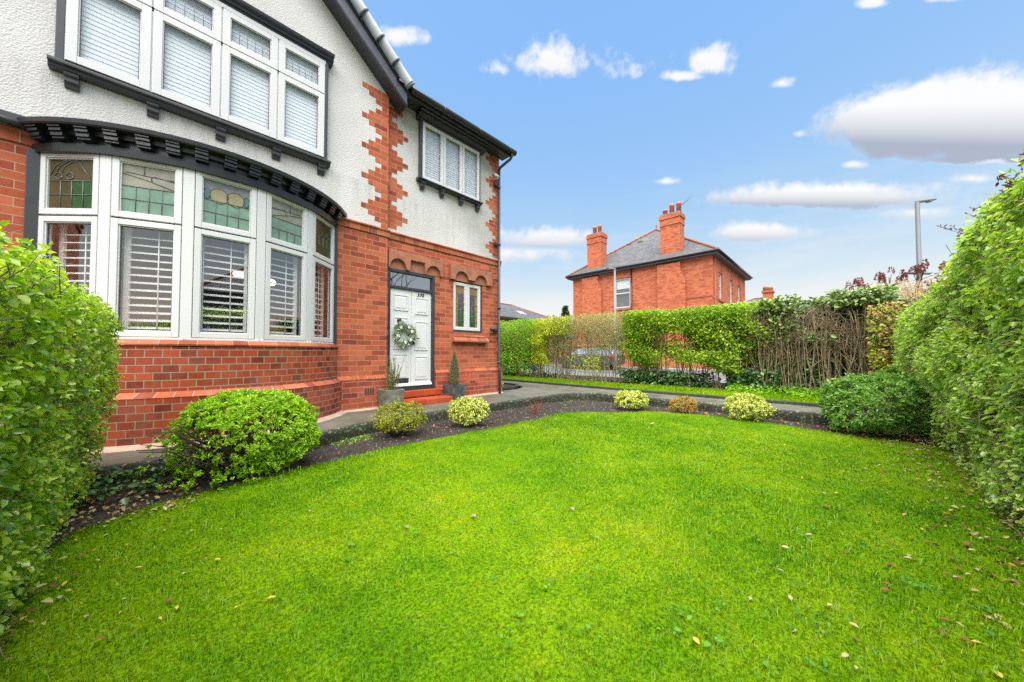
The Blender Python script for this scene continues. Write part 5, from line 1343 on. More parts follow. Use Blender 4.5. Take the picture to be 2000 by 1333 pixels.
# C: twiggy, nearly bare
hc = T('twiggy_hedge', 'thin half-bare twiggy hedge with the parked car showing through', 'hedge', (5.2, 0, .18), 'garden hedges')
st = upright(165, HX, (-2.3, 1.9), .15, 2.62, .0085, .14, .75, 4, 3)
r_ = random.Random(9)
for i in range(2600):
    b = Vector((r_.uniform(4.8, 5.6), r_.uniform(-2.3, 2.0), r_.uniform(1.15, 2.5))); e = b + Vector((r_.gauss(0, .07), r_.gauss(0, .07), r_.uniform(.12, .3)));
    if e.z > 2.74: e.z = 2.74
    st.append(([b, e], [.0042, .002]))
stems('stem', st, M['barkolive'], hc, 3)
P = np.concatenate([volume((4.8, 5.6, -2.3, 2.0, 1.35, 2.70), 21000, -.35, 3, 121), volume((4.8, 5.5, -2.3, 2.0, .3, 1.35), 2600, .0, 3, 122)])
vol_leaves('foliage', P, .045, .018, M['twigleaf'], hc)
P = volume((4.6, 5.2, -.3, 1.2, .5, 1.1), 900, .0, 3, 123); vol_leaves('low_foliage', P, .05, .03, M['yellowgreen'], hc)
# D: bright green bulk
hd_ = T('privet_hedge', 'bright lime-green hedge clump in front of the brick house', 'hedge', (5.1, -3.5, .18), 'garden hedges')
P = rng.uniform((4.45, -5.35, .28), (5.65, -1.25, 2.68), (95000, 3)); z_ = P[:, 2]
thr = np.interp(z_, [.3, .9, 1.5, 2.1, 2.5], [.66, .28, -.06, -.30, -.6]) + .35*np.clip(np.abs(P[:, 1]+3.3)-1.75, 0, 1) + .5*np.clip(np.abs(P[:, 0]-4.95)-.3, 0, 1)
fl_ = .62*sn(P, 2.6, 131) + .45*sn(P, 5.8, 132) + .3*sn(P, 12, 133) + rng.normal(0, .12, len(P))
P = P[(fl_ > thr) & (z_ < 2.6+.07*sn(P, 2.2, 134))]; P = P[rng.permutation(len(P))[:36000]]
vol_leaves('foliage', P, .062, .04, M['privet_far'], hd_, np.array([5.2, -3.5, 1.0])); stems('stem', upright(85, (4.8, 5.5), (-5.2, -1.6), .15, 2.4, .013, .2, .75, 3, 4), M['barkolive'], hd_, 5)
# E: bare stems with an ivy top
M['stemE'] = plain('old_hedge_stem_bark', (.21, .16, .09), .9, var=.5, nscale=10)
he = T('ivy_clad_hedge', 'bare-stemmed woody hedge with an ivy-covered top', 'hedge', (5.2, -6, .18), 'garden hedges')
st = upright(250, (4.65, 5.2), (-7.4, -4.9), .15, 2.4, .0125, .12, .75, 4, 5)
for i in range(520):
    b = Vector((r_.uniform(4.62, 5.15), r_.uniform(-7.2, -4.9), r_.uniform(1.4, 2.35))); e = b + Vector((r_.gauss(-.03, .12), r_.gauss(0, .22), r_.gauss(-.12, .14))); st.append(([b, (b+e)/2+Vector((0, 0, .05)), e], [.007, .006, .003]))
stems('stem', st, M['stemE'], he, 5)
P = volume((4.5, 5.8, -7.4, -5.05, 2.3, 2.74), 5600, -.45, 2.8, 141); P = P[P[:, 2] < 2.62+.12*sn(P, 2.4, 5)]
vol_leaves('ivy_top', P, .085, .066, M['ivytop'], he, np.array([5.3, -6, 1.6]), .8)
P = np.concatenate([volume((5.12, 5.9, -7.6, -4.8, .15, 2.4), 17000, -.9, 2.2, 142), volume((4.6, 5.3, -5.4, -4.2, .15, .75), 2600, -.3, 2.2, 143), volume((4.75, 5.2, -7.4, -4.9, .15, 1.1), 5200, -.1, 2.4, 144)])
vol_leaves('ivy', P, .085, .07, M['ivy'], he)
P = volume((4.45, 4.75, -6.6, -5.2, 1.5, 2.3), 500, .2, 3, 145); vol_leaves('trailing_ivy', P, .075, .055, M['ivytop'], he)
# F: coppery
hf_ = T('beech_hedge', 'coppery autumn-leaved shrub where the far hedge meets the tall right hedge', 'hedge', (4.7, -7.3, .18), 'garden hedges')
P = np.concatenate([volume((4.1, 5.0, -8.0, -6.95, .75, 2.25), 4000, .0, 3.4, 151)])
vol_leaves('foliage', P, .06, .04, M['copper'], hf_); stems('stem', upright(26, (4.3, 4.9), (-7.8, -7.0), .1, 2.0, .011, .2, .8, 3, 6), M['bark'], hf_, 5)
P = volume((4.0, 4.8, -8.0, -7.0, .5, 1.3), 1100, .0, 2.6, 152); vol_leaves('low_foliage', P, .06, .04, M['yellowgreen'], hf_)
# brown-topped hedge and sumac further along
hg = T('brown_hedge', 'brown-topped clipped hedge rising behind the coppery shrub', 'hedge', (7.4, -8, 0), 'garden hedges')
bx = (6.0, 9.5, -9.0, -7.35, .1, 2.95)
P = np.concatenate([volume((6.0, 9.5, -9.0, -7.1, 2.2, 2.98), 9000, -.7, 2.2, 161), volume((5.9, 7.0, -9.0, -7.0, .3, 2.4), 6000, -.5, 2.2, 162)])
vol_leaves('foliage', P, .05, .02, M['browntwig'], hg, None, .3); stems('stem', upright(90, (6, 9.3), (-8.9, -7.3), .1, 2.9, .011, .1, .85, 4, 7), M['barkpale'], hg, 4)
su = T('sumac_tree', 'sumac with dark red seed cones above the brown-topped hedge', 'tree', (10.5, -7.9, .1))
st = []; CP, CD, CN = [], [], []
for i in range(15):
    b = Vector((10.5+r_.uniform(-.4, .4), -7.9+r_.uniform(-.3, .3), .1)); e = Vector((10.2+r_.uniform(-1., 1.), -7.7+r_.uniform(-1.5, 1.6), 0)); e.z = 3.28 + .17*(-e.y-6.2) + r_.uniform(-.18, .12)
    m_ = b.lerp(e, .6)+Vector((r_.gauss(0, .2), r_.gauss(0, .2), .2)); st.append(([b, m_, e], [.03, .02, .01]))
    for k in range(3):
        c_ = e + Vector((r_.gauss(0, .16), r_.gauss(0, .16), r_.uniform(-.08, .1))); st.append(([m_.lerp(e, .8), c_], [.01, .006])); hh = r_.uniform(.14, .26)
        for j in range(46):
            f = r_.random(); a = r_.uniform(0, 6.28); rr = .055*(1-f)**.7+.008
            CP.append((c_.x+rr*math.cos(a), c_.y+rr*math.sin(a), c_.z+hh*f)); CD.append((math.cos(a), math.sin(a), .8)); CN.append((r_.gauss(0, 1), r_.gauss(0, 1), 1))
stems('branch', st, M['barkdark'], su, 5); CP, CD, CN = map(np.array, (CP, CD, CN)); leaves('seed_cone', CP, unit(CD), unit(CN), np.full(len(CP), .05), np.full(len(CP), .035), M['sumac'], su)

# far trees
def blob_tree(name, label, loc, r, n, mat, L, trunk_h, cone=False):
    t_ = thing(name, label, 'tree', loc); c = np.array(loc)+np.array([0, 0, trunk_h+r[2]*(.0 if cone else .8)])
    if cone:
        f = rng.random(n)**.7; a = rng.uniform(0, 6.283, n); rr = (1-f)*r[0]*(.55+.45*rng.random(n))*(1+.25*np.sin(a*5+f*24))
        P = np.stack([c[0]+rr*np.cos(a), c[1]+rr*np.sin(a), c[2]+f*r[2]*2], 1)
    else:
        d = unit(rng.normal(0, 1, (n, 3))); P = d*np.array(r)*(.55+.45*rng.random((n, 1))**.5); P = P[sn(P, 2.5/r[0], 3) > -.5]; P = c + P*(1+.12*sn(P, 4/r[0], 4))[:, None]
    vol_leaves('crown', P, L, L*.6, M[mat], t_)
    mb = MB(); mb.tube([loc, (loc[0], loc[1], c[2]+r[2]*.5)], [.18, .06], 8)
    for k in range(6):
        q = 6.28*k/6; mb.tube([(loc[0], loc[1], c[2]-r[2]*.1), (loc[0]+r[0]*.6*math.cos(q), loc[1]+r[0]*.6*math.sin(q), c[2]+r[2]*.4)], [.06, .02], 5)
    mb.build('trunk', M['bark'], t_)
blob_tree('conifer_tree', 'small dark conifer tip beyond the hedge, left of the big brick house', (24.0, 14.6, .1), (1.3, 1.3, 2.3), 2600, 'fartree', .3, 1.4, True)
blob_tree('autumn_tree', 'pale pinkish bare-looking tree top beside the conifer', (23.6, 16.1, .1), (1.5, 1.5, 1.5), 1500, 'browntwig', .22, 2.6)
blob_tree('round_tree', 'dark rounded tree top above the ivy-topped hedge', (35, -6.1, .1), (1.7, 1.7, 1.6), 1900, 'fartree', .3, 3.4)

# ------------------------------------------------------------------ shrubs and pots
def rosette_shrub(name, label, c, r, ntuft, per, L, W, mat, zmin=.02, seed=0, carve=None, lump=.07, open_=.9, stem='barkdark', nst=40, group=None, base=None):
    t_ = thing(name, label, 'shrub', base or (c[0], c[1], -.03), group)
    d = unit(rng.normal(0, 1, (ntuft*2, 3))); d = d[d[:, 2] > -.65][:ntuft]
    dep = 1 - np.abs(rng.normal(0, .10, len(d)))
    P = np.array(c) + d*np.array(r)*(dep*(1+lump*sn(d, 5, seed)+lump*.7*sn(d, 12, seed+1)))[:, None]
    k = P[:, 2] > zmin
    if carve is not None: k &= ~carve(P)
    P, d = P[k], unit(d[k]/np.array(r))
    m = len(P); Pr = np.repeat(P, per, 0); dr_ = unit(np.repeat(d, per, 0)*.8+np.array([0, 0, .35]))
    rn = unit(rng.normal(0, 1, (m*per, 3))); D = unit(dr_*.75 + rn*open_)
    Nf = unit(dr_ + rng.normal(0, .3, (m*per, 3))); s = np.clip(1+rng.normal(0, .22, m*per), .5, 1.6)
    leaves('foliage', Pr + D*L*.1 + rng.normal(0, L*.25, (m*per, 3)), D, Nf, L*s, W*s, M[mat], t_)
    st = []; bse = np.array([c[0], c[1], -.02])
    for i in rng.integers(0, m, nst):
        e = P[i]-d[i]*L*.3; mid = bse + (e-bse)*np.array([.6, .6, .42]) + rng.normal(0, .02, 3); st.append(([bse+rng.normal(0, .03, 3)*np.array([1, 1, 0]), mid, (mid+e)/2+rng.normal(0, .012, 3), e], [.008, .006, .004, .0025]))
    stems('stem', st, M[stem], t_, 4)
    return t_, P, d
hc_ = np.array([-5.50, -2.02, .36])
def carve_hebe(P):
    # the hollow, twiggy patch on the left front of the bush
    q = (P - np.array([-5.84, -2.42, .27]))/np.array([.27, .42, .25]); a = (q*q).sum(1) < 1
    q2 = (P - np.array([-6.0, -2.2, .48]))/np.array([.22, .3, .20]); b = ((q2*q2).sum(1) < 1)
    return (a & (rng.random(len(P)) < .72)) | (b & (rng.random(len(P)) < .8))
t_, P, d = rosette_shrub('hebe_bush', 'big bright green mounded bush beside the bow window, hollow on its left', hc_, (.63, .52, .47), 2900, 13, .029, .0115, 'hebe', .0, 3, carve_hebe, .075, .75, 'barkdark', 150)
st = []
for i in range(46):
    a = np.array([-5.62+random.gauss(0, .06), -2.15+random.gauss(0, .08), 0.0]); e = np.array([-6.02+random.gauss(0, .13), -2.25+random.gauss(0, .17), .42+random.gauss(0, .14)])
    m1 = a+(e-a)*.35+np.array([0, 0, .05])+rng.normal(0, .03, 3); m2 = a+(e-a)*.7+np.array([0, 0, .06])+rng.normal(0, .03, 3); st.append(([a, m1, m2, e], [.009, .007, .005, .003]))
stems('bare_twig', st, M['barkdark'], t_, 5)
for (x, y, z, n_) in ((-6.12, -2.22, .40, 14), (-6.0, -2.45, .10, 16), (-5.8, -2.50, .09, 16), (-5.55, -2.50, .10, 18), (-5.35, -2.48, .12, 14), (-5.65, -2.46, .2, 12), (-6.2, -2.1, .22, 6), (-5.95, -2.3, .62, 10)):
    pr = np.array([x, y, z]) + rng.normal(0, .05, (n_, 3)); pr = np.repeat(pr, 12, 0); D = unit(rng.normal(0, 1, pr.shape)+np.array([-.2, -.2, .5])); leaves('foliage', pr, D, unit(rng.normal(0, .5, pr.shape)+np.array([0, 0, 1])), np.full(len(pr), .029), np.full(len(pr), .0115), M['hebe'], t_)
rosette_shrub('azalea_bush', 'low olive and russet leafed bush beside the grey-green planter', (-3.64, -1.74, .24), (.36, .30, .235), 900, 9, .021, .010, 'azalea', .05, 5, None, .17, .9, 'barkdark', 60)
rosette_shrub('euonymus_bush', 'round yellow variegated bush in the bed nearest the front door', (-2.46, -1.90, .22), (.335, .30, .235), 640, 9, .030, .019, 'euon', .0, 6, None, .13, .9, 'barkdark', 30, 'yellow variegated bushes')
rosette_shrub('euonymus_bush', 'smallest low yellow variegated bush at the far corner of the lawn', (1.12, -3.16, .17), (.36, .34, .20), 520, 9, .032, .02, 'euon', .0, 7, None, .13, .9, 'barkdark', 30, 'yellow variegated bushes')
rosette_shrub('euonymus_bush', 'round yellow variegated bush against the path kerb, furthest right', (1.32, -5.28, .215), (.35, .33, .235), 640, 9, .031, .02, 'euon', .0, 8, None, .13, .9, 'barkdark', 30, 'yellow variegated bushes')
rosette_shrub('rust_bush', 'small rust and green bush between two yellow variegated bushes', (1.36, -4.16, .15), (.27, .25, .16), 330, 8, .026, .013, 'rusty', .0, 9, None, .14, .9, 'barkdark', 30)
rosette_shrub('corner_bush', 'small yellow-leaved bush in the kerbed bed at the house corner', (.52, .68, .34), (.26, .26, .2), 300, 9, .034, .022, 'euon', .17, 10, None, .1, .9, 'barkdark', 20, None, (.52, .68, .18))
rosette_shrub('dark_shrub', 'loose dark green shrub at the foot of the right hedge', (1.52, -6.88, .40), (.70, .64, .50), 1900, 9, .046, .018, 'darkshrub', .02, 12, lambda P: (sn(P, 5, 66) < -.62), .20, .9, 'barkpale', 140)
# a dark twiggy dwarf shrub in the bare bed
tw = thing('twiggy_dwarf_shrub', 'tiny leafless purple-brown twig clump in the bare corner of the bed', 'shrub', (-.75, -1.95, -.03)); st = []
for i in range(34):
    a = (-.75+random.gauss(0, .04), -1.95+random.gauss(0, .04), -.03); e = (a[0]+random.gauss(0, .13), a[1]+random.gauss(0, .13), random.uniform(.1, .24)); st.append(([a, e], [.004, .002]))
stems('twig', st, M['sumac'], tw, 4)
def planter(loc, w, h, mat, label, kind):
    t_ = thing('potted_conifer', label, 'potted plant', loc, 'planters by the front door'); x, y, z = loc
    a, b = w*.44, w*.5; ti = .025; mb = MB()
    ring = lambda s_, zz: [(x-s_, y-s_, zz), (x+s_, y-s_, zz), (x+s_, y+s_, zz), (x-s_, y+s_, zz)]
    v = ring(a, z+.03)+ring(b, z+h)+ring(b-ti, z+h)+ring(b-ti-.01, z+h-.06)
    f = [(3, 2, 1, 0)]
    for k in range(3): f += [(k*4+i, k*4+(i+1) % 4, k*4+4+(i+1) % 4, k*4+4+i) for i in range(4)]
    mb.add(v, f); mb.build('pot', mat, t_, bevel=.006)
    mb = MB()
    for sx in (-1, 1):
        for sy in (-1, 1): mb.box(x+sx*a*.75-.03, x+sx*a*.75+.03, y+sy*a*.75-.03, y+sy*a*.75+.03, z, z+.03)
    mb.build('pot_foot', M['terracotta'], t_)
    mb = MB(); q = b-ti-.005; mb.box(x-q, x+q, y-q, y+q, z+h-.07, z+h-.05); mb.build('compost', M['soil'], t_)
    top = z+h-.05
    if kind == 'cone':
        n = 2600; f = rng.random(n)**.8; aa_ = rng.uniform(0, 6.283, n); prof = .115*np.sin(np.clip(f*.9+.16, 0, 1)*math.pi)**.8*(1-.35*f)
        rr = prof*(.45+.55*rng.random(n)**.5); P = np.stack([x+rr*np.cos(aa_), y+rr*np.sin(aa_), top+.03+f*.72], 1)
        D = unit(np.stack([np.cos(aa_)*.35, np.sin(aa_)*.35, np.full(n, 1.)], 1)+rng.normal(0, .15, (n, 3)))
        leaves('foliage', P, D, unit(rng.normal(0, 1, (n, 3))), rng.uniform(.035, .06, n), np.full(n, .006), M['conifer'], t_)
        stems('stem', [([(x, y, top), (x, y, top+.5)], [.008, .003])]+[([(x, y, top+.02), (x+random.gauss(0, .06), y+random.gauss(0, .06), top+.45)], [.004, .002]) for _ in range(12)], M['bark'], t_, 4)
    else:
        st = []; Ps, Ds = [], []
        for k in range(34):
            bx_ = np.array([x+random.gauss(0, .045), y+random.gauss(0, .045), top]); lean = np.array([random.gauss(0, .085), random.gauss(0, .085), 0]); hh = random.uniform(.28, .70)
            e = bx_+lean*(1.4 if hh < .45 else .8)+np.array([0, 0, hh]); st.append(([bx_, (bx_+e)/2+rng.normal(0, .01, 3), e], [.004, .003, .0015]))
            for j in range(75):
                f = random.uniform(.12, 1.0); Ps.append(bx_+(e-bx_)*f); q_ = rng.normal(0, 1, 3); q_[2] = abs(q_[2])+.9; Ds.append(q_)
        Ps, Ds = np.array(Ps), unit(np.array(Ds)); n = len(Ps)
        leaves('foliage', Ps, Ds, unit(rng.normal(0, 1, (n, 3))), rng.uniform(.02, .042, n), np.full(n, .0055), M['rosemary'], t_); stems('stem', st, M['bark'], t_, 4)
planter((-3.12, -.40, .17), .37, .37, M['stonepot'], 'tapered grey-green stone planter with feathery upright evergreen, left of the door', 'feather')
planter((-1.56, -.27, .17), .36, .35, M['zincpot'], 'dark mottled grey cube planter with slim conifer, right of the door', 'cone')
# wreath on the door
wr = thing('door_wreath', 'grey-green leaf wreath with white flowers hung on the white front door', 'wreath', (-2.66, -.03, 1.61))
n = 700; a = rng.uniform(0, 6.283, n); rr = .165+rng.normal(0, .036, n)+.02*np.sin(a*3+1); P = np.stack([-2.66+rr*np.cos(a), -.035-np.abs(rng.normal(0, .025, n)), 1.61+rr*np.sin(a)], 1)
D = unit(np.stack([np.cos(a+.9), np.full(n, -.35), np.sin(a+.9)], 1)+rng.normal(0, .55, (n, 3)))
leaves('foliage', P, D, unit(np.array([0, -1., .2])+rng.normal(0, .5, (n, 3))), rng.uniform(.04, .065, n), rng.uniform(.028, .042, n), M['euca'], wr)
mb = MB(); mb.tube([(-2.66+.185*math.cos(q), -.03, 1.61+.185*math.sin(q)) for q in np.linspace(0, 6.283, 40)], .018, 6); mb.build('ring', M['bark'], wr)
for q in (.35, 1.0, 2.2, 3.4, 4.1, 4.75, 5.5):
    cx, cz = -2.66+.165*math.cos(q), 1.61+.165*math.sin(q); mb = MB()
    for k in range(6):
        w_ = 6.283*k/6; mb.ell((cx+.022*math.cos(w_), -.085, cz+.022*math.sin(w_)), (.018, .01, .018), 8, 5)
    mb.ell((cx, -.093, cz), (.012, .01, .012), 8, 5); mb.build('flower', M['petal'], wr)

# ------------------------------------------------------------------ ground cover and litter (nobody could count these)
def scatter_leaves(name, P, L, W, mat, tilt=.35):
    n = len(P); Nf = unit(np.array([0, 0, 1.])+rng.normal(0, tilt, (n, 3))); D = unit(np.cross(Nf, rng.normal(0, 1, (n, 3))))
    s = np.clip(1+rng.normal(0, .3, n), .45, 1.8); o_ = leaves(name, P, D, Nf, L*s, W*s, mat, None, .15, .2); return tag(o_, kind='stuff')
def flat(x0, x1, y0, y1, n, z): return np.stack([rng.uniform(x0, x1, n), rng.uniform(y0, y1, n), np.full(n, z)], 1)
P = flat(-3.6, 3.2, -7.75, -6.85, 1700, .02); P = P[rng.random(len(P)) < np.clip((-P[:, 1]-6.85)/.5, .06, 1)]
P2 = flat(-6.95, -6.45, -5.0, -1.9, 500, .03); P2 = P2[P2[:, 0] < -6.5-.12*rng.random(len(P2))]
P3 = flat(-6.6, -5.9, -2.75, -1.75, 260, .0); P4 = flat(.9, 1.9, -7.5, -6.3, 160, .0)
scatter_leaves('leaf_litter', np.concatenate([P, P2, P3, P4]), .034, .019, M['litter'])
P = np.concatenate([flat(4.6, 5.8, -7.2, 8, 1500, .20)]); scatter_leaves('hedge_leaf_litter', P, .07, .045, M['litter'])
P = np.concatenate([volume((4.6, 5.3, -1.0, 5, .18, .42), 3000, .05, 2.2, 171), volume((4.55, 5.4, -5.0, -1.0, .18, .62), 5200, -.05, 2.2, 172)]); o_ = scatter_leaves('ivy_ground_cover', P, .075, .06, M['ivy'], .6)
P = np.concatenate([volume((4.2, 4.75, -6.9, -4.3, .17, .40), 3600, -.15, 2.2, 173)]); P = P[P[:, 2] < .2+.35*(P[:, 0]-4.1)]; scatter_leaves('weed_ground_cover', P, .055, .042, M['weed'], .6)
P = np.concatenate([flat(-6.9, -6.1, -2.3, -1.66, 260, .04), flat(-6.5, -5.9, -1.9, -1.66, 120, .09)]); P[:, 2] += rng.uniform(0, .07, len(P)); scatter_leaves('ivy_seedlings', P, .045, .038, M['ivy'], .5)
# flat weeds in the turf
P = []
for i in range(330):
    x, y = rng.uniform(-5.5, .5), rng.uniform(-7.2, -3.2)
    if rng.random() > np.clip((-y-3.6)/2.6, .04, 1): continue
    if not inpoly(np.array([x]), np.array([y]), LAWN)[0]: continue
    k = rng.integers(3, 8); P.append(np.stack([x+rng.normal(0, .028, k), y+rng.normal(0, .028, k), np.full(k, .022)+lawn_h(np.full(k, x), np.full(k, y))], 1))
scatter_leaves('lawn_weeds', np.concatenate(P), .021, .014, leafmat('dull_weed_leaf', [(0, (.045, .16, .02)), (1, (.15, .34, .05))], .7, .25, spec=.08), .3)
# moss tufts below the kerb
P = np.concatenate([flat(-4.75, -3.2, -1.62, -1.30, 900, .0), flat(-3.9, -3.5, -2.1, -1.8, 250, .0), flat(.6, 1.9, -1.75, -1.35, 350, .0)]); P = P[sn(P, 6, 200) > .1]
P[:, 2] = soil_h(P[:, 0], P[:, 1])-.03; scatter_leaves('moss', P, .028, .012, M['weed'], .9)
# soil crumbs
n = 13000; P = np.concatenate([flat(-6.6, 2.0, -2.6, -1.1, int(n*.7), 0), flat(.6, 1.95, -7.4, -2.4, int(n*.3), 0)]); k = ~inpoly(P[:, 0], P[:, 1], LAWN); P = P[k]; n = len(P)
P[:, 2] = soil_h(P[:, 0], P[:, 1])-.035; s = rng.uniform(.004, .017, n)[:, None]; jit = lambda: rng.uniform(.7, 1.3, (n, 1))
V = np.stack([P+np.array([1, 0, .1])*s*jit(), P+np.array([-.5, .87, .1])*s*jit(), P+np.array([-.5, -.87, .1])*s*jit(), P+np.array([0, 0, 1.1])*s*jit()], 1).reshape(-1, 3)
i_ = np.arange(n)[:, None]*4; F = np.concatenate([i_+np.array([[0, 1, 3]]), i_+np.array([[1, 2, 3]]), i_+np.array([[2, 0, 3]])], 1).reshape(-1, 3)
tag(mesh_np('soil_crumbs', V, F, [M['soil'], plain('pale_grit', (.16, .14, .12), .9, var=.4)], None, (np.arange(len(F))//3 % 7 == 0)), kind='stuff')

# ------------------------------------------------------------------ fallen leaves: single objects
def leaf_obj(mat, L, W, curl, lobed=False):
    mb = MB(); n = 7; top = []; bot = []; mid = []
    for i in range(n+1):
        f = i/n; w = W*.5*math.sin(math.pi*min(1, f*.96+.02))**.8*(1+(.45*math.sin(f*22) if lobed else 0)); z = .012+curl*math.sin(f*3)*L*.25
        top.append((L*(f-.5), w, z+curl*.25*w+.004)); mid.append((L*(f-.5), 0, z)); bot.append((L*(f-.5), -w, z+curl*.5*w+.002))
    vs = top+mid+bot; m = n+1
    fs = [(i, m+i, m+i+1, i+1) for i in range(n)]+[(m+i, 2*m+i, 2*m+i+1, m+i+1) for i in range(n)]
    mb.add(vs, fs, smooth=True); mb.tube([(-L*.5, 0, .012), (-L*.72, .004, .014)], .0012, 3)
    return mb.build('fallen_leaf', mat)
def drop(proto, pts, label, group, smin=.45, smax=.95, zoff=.010, hf=lawn_h):
    first = True
    for (x, y) in pts:
        o_ = proto if first else proto.copy()
        if not first: COL.objects.link(o_)
        first = False
        o_.location = (x, y, zoff + (float(hf(np.array([x]), np.array([y]))[0]) if hf else 0)); s = random.uniform(smin, smax); o_.scale = (s, s, s)
        o_.rotation_euler = (random.gauss(0, .12), random.gauss(0, .12), random.uniform(0, 6.28)); tag(o_, label, 'leaf', group)
def rnd_pts(n, x0, x1, y0, y1, bias=None):
    out = []
    while len(out) < n:
        x, y = random.uniform(x0, x1), random.uniform(y0, y1)
        if bias and random.random() > bias(x, y): continue
        if inpoly(np.array([x]), np.array([y]), LAWN)[0]: out.append((x, y))
    return out
nearR = lambda x, y: max(.02, min(1, (-y-5.9)/1.2))
drop(leaf_obj(M['lf_brown'], .045, .028, .5), rnd_pts(70, -4.3, 1, -7.4, -5.2, nearR), 'dry brown leaf lying on the lawn near the right hedge', 'brown leaves near the right hedge')
drop(leaf_obj(M['lf_pale'], .042, .022, .3), rnd_pts(70, -4.4, 1, -7.4, -5.0, nearR), 'pale cream leaf lying on the lawn near the right hedge', 'pale leaves near the right hedge')
drop(leaf_obj(M['lf_yellow'], .038, .02, .3), rnd_pts(26, -4.8, .8, -7.4, -4.6, nearR), 'yellow leaf lying on the lawn near the right hedge', 'yellow leaves near the right hedge')
drop(leaf_obj(M['lf_orange'], .036, .022, .4), rnd_pts(16, -4.6, .8, -7.4, -5.0, nearR), 'orange leaf lying on the lawn near the right hedge', 'orange leaves near the right hedge')
nearL = lambda x, y: max(.05, min(1, (-5.7-x)/.8))
drop(leaf_obj(M['lf_yellow'], .04, .017, .3), rnd_pts(26, -6.85, -5.3, -5.2, -2.6, nearL), 'yellow leaf lying on the lawn near the left hedge', 'yellow leaves near the left hedge')
drop(leaf_obj(M['lf_pale'], .036, .02, .3), rnd_pts(22, -6.85, -5.3, -5.2, -2.6, nearL), 'pale leaf lying on the lawn near the left hedge', 'pale leaves near the left hedge')
drop(leaf_obj(M['lf_brown'], .038, .024, .5), rnd_pts(14, -6.85, -5.6, -4.8, -2.6, nearL), 'brown leaf lying on the lawn near the left hedge', 'brown leaves near the left hedge')
drop(leaf_obj(M['lf_grey'], .05, .04, .5, True), [(-4.55, -4.55), (-4.98, -4.35), (-3.95, -5.0), (-5.35, -3.55)], 'curled grey-brown leaf alone on the open lawn', 'grey leaves on the open lawn')
bed = lambda pts: pts
drop(leaf_obj(M['lf_red'], .075, .055, .6, True), [(-4.62, -2.06), (-3.05, -1.72), (-2.95, -1.95), (-2.0, -2.02), (-1.98, -2.2), (-3.72, -1.98)], 'red-brown curled leaf on the dark bed before the front door', 'red leaves on the bed by the door', .6, 1.1, 0, soil_h)
drop(leaf_obj(M['lf_red'], .10, .06, .6, True), [(1.45, -3.62), (1.5, -3.75), (1.42, -3.9), (1.45, -4.55), (1.5, -4.75), (1.5, -5.72), (1.42, -5.8), (1.55, -5.95), (1.4, -6.1), (1.3, -6.25), (1.25, -6.4), (1.2, -6.55), (1.1, -6.9), (1.15, -7.1), (1.05, -7.25), (1.2, -7.2)], 'reddish curled leaf on the bed along the path kerb', 'red leaves along the path kerb', .6, 1.15, 0, soil_h)
drop(leaf_obj(M['lf_pale'], .085, .03, .4), [(-.35, -4.2)], 'single pale curled leaf far out on the middle of the lawn', 'lone lawn leaves', 1, 1)

# ------------------------------------------------------------------ light, sky, camera
EL, AZ = R(68), math.atan2(-.45, -.75)      # direction towards the sun: behind the camera's left shoulder
sv = Vector((math.cos(EL)*math.cos(AZ), math.cos(EL)*math.sin(AZ), math.sin(EL)))
sl = bpy.data.lights.new('sun', 'SUN'); sl.energy = 4.9; sl.angle = R(85); sl.color = (1, .96, .9)
so = bpy.data.objects.new('sun', sl); COL.objects.link(so); so.rotation_euler = (-sv).to_track_quat('-Z', 'Y').to_euler()
w = bpy.data.worlds.new('World'); sc.world = w; w.use_nodes = True; nt = w.node_tree; nt.nodes.clear()
wo = nt.nodes.new('ShaderNodeOutputWorld'); bg = nt.nodes.new('ShaderNodeBackground'); nt.links.new(bg.outputs[0], wo.inputs[0])
sky = nt.nodes.new('ShaderNodeTexSky'); sky.sky_type = 'NISHITA'; sky.sun_disc = False; sky.sun_elevation = EL; sky.sun_rotation = math.atan2(sv.x, sv.y); sky.air_density = 1.0; sky.dust_density = .6; sky.ozone_density = 1.6
SKYK = 1/2.3
sp = nt.nodes.new('ShaderNodeSeparateColor'); nt.links.new(sky.outputs[0], sp.inputs[0]); cb = nt.nodes.new('ShaderNodeCombineColor')
for i_, (g_, c_) in enumerate(((.95, .285), (.50, .42), (-.05, 1.0))): nt.links.new(math_(nt, 'MULTIPLY', math_(nt, 'POWER', sp.outputs[i_], g_), c_*SKYK), cb.inputs[i_])
skyc = cb.outputs[0]
tc = nt.nodes.new('ShaderNodeTexCoord'); dirv = tc.outputs['Generated']
F_ = 665.; TP = .026; CY = 690-.026*F_
PIT = math.atan(TP); ROT = R(-46.1)
def pix_dir(px, py):
    x, y = (px-1000)/F_, -(py-CY)/F_
    f = Vector((0, math.cos(PIT), math.sin(PIT))) + Vector((x, 0, 0)) + Vector((0, -math.sin(PIT), math.cos(PIT)))*y
    return (Matrix.Rotation(ROT, 3, 'Z') @ f).normalized()
wn = nt.nodes.new('ShaderNodeTexNoise'); wn.inputs['Scale'].default_value = 15; wn.inputs['Detail'].default_value = 8; wn.inputs['Roughness'].default_value = .68; nt.links.new(dirv, wn.inputs['Vector'])
wn2 = nt.nodes.new('ShaderNodeTexNoise'); wn2.inputs['Scale'].default_value = 42; wn2.inputs['Detail'].default_value = 6; nt.links.new(dirv, wn2.inputs['Vector'])
nz = math_(nt, 'SUBTRACT', math_(nt, 'ADD', math_(nt, 'MULTIPLY', wn.outputs[0], .66), math_(nt, 'MULTIPLY', wn2.outputs[0], .34)), .5)
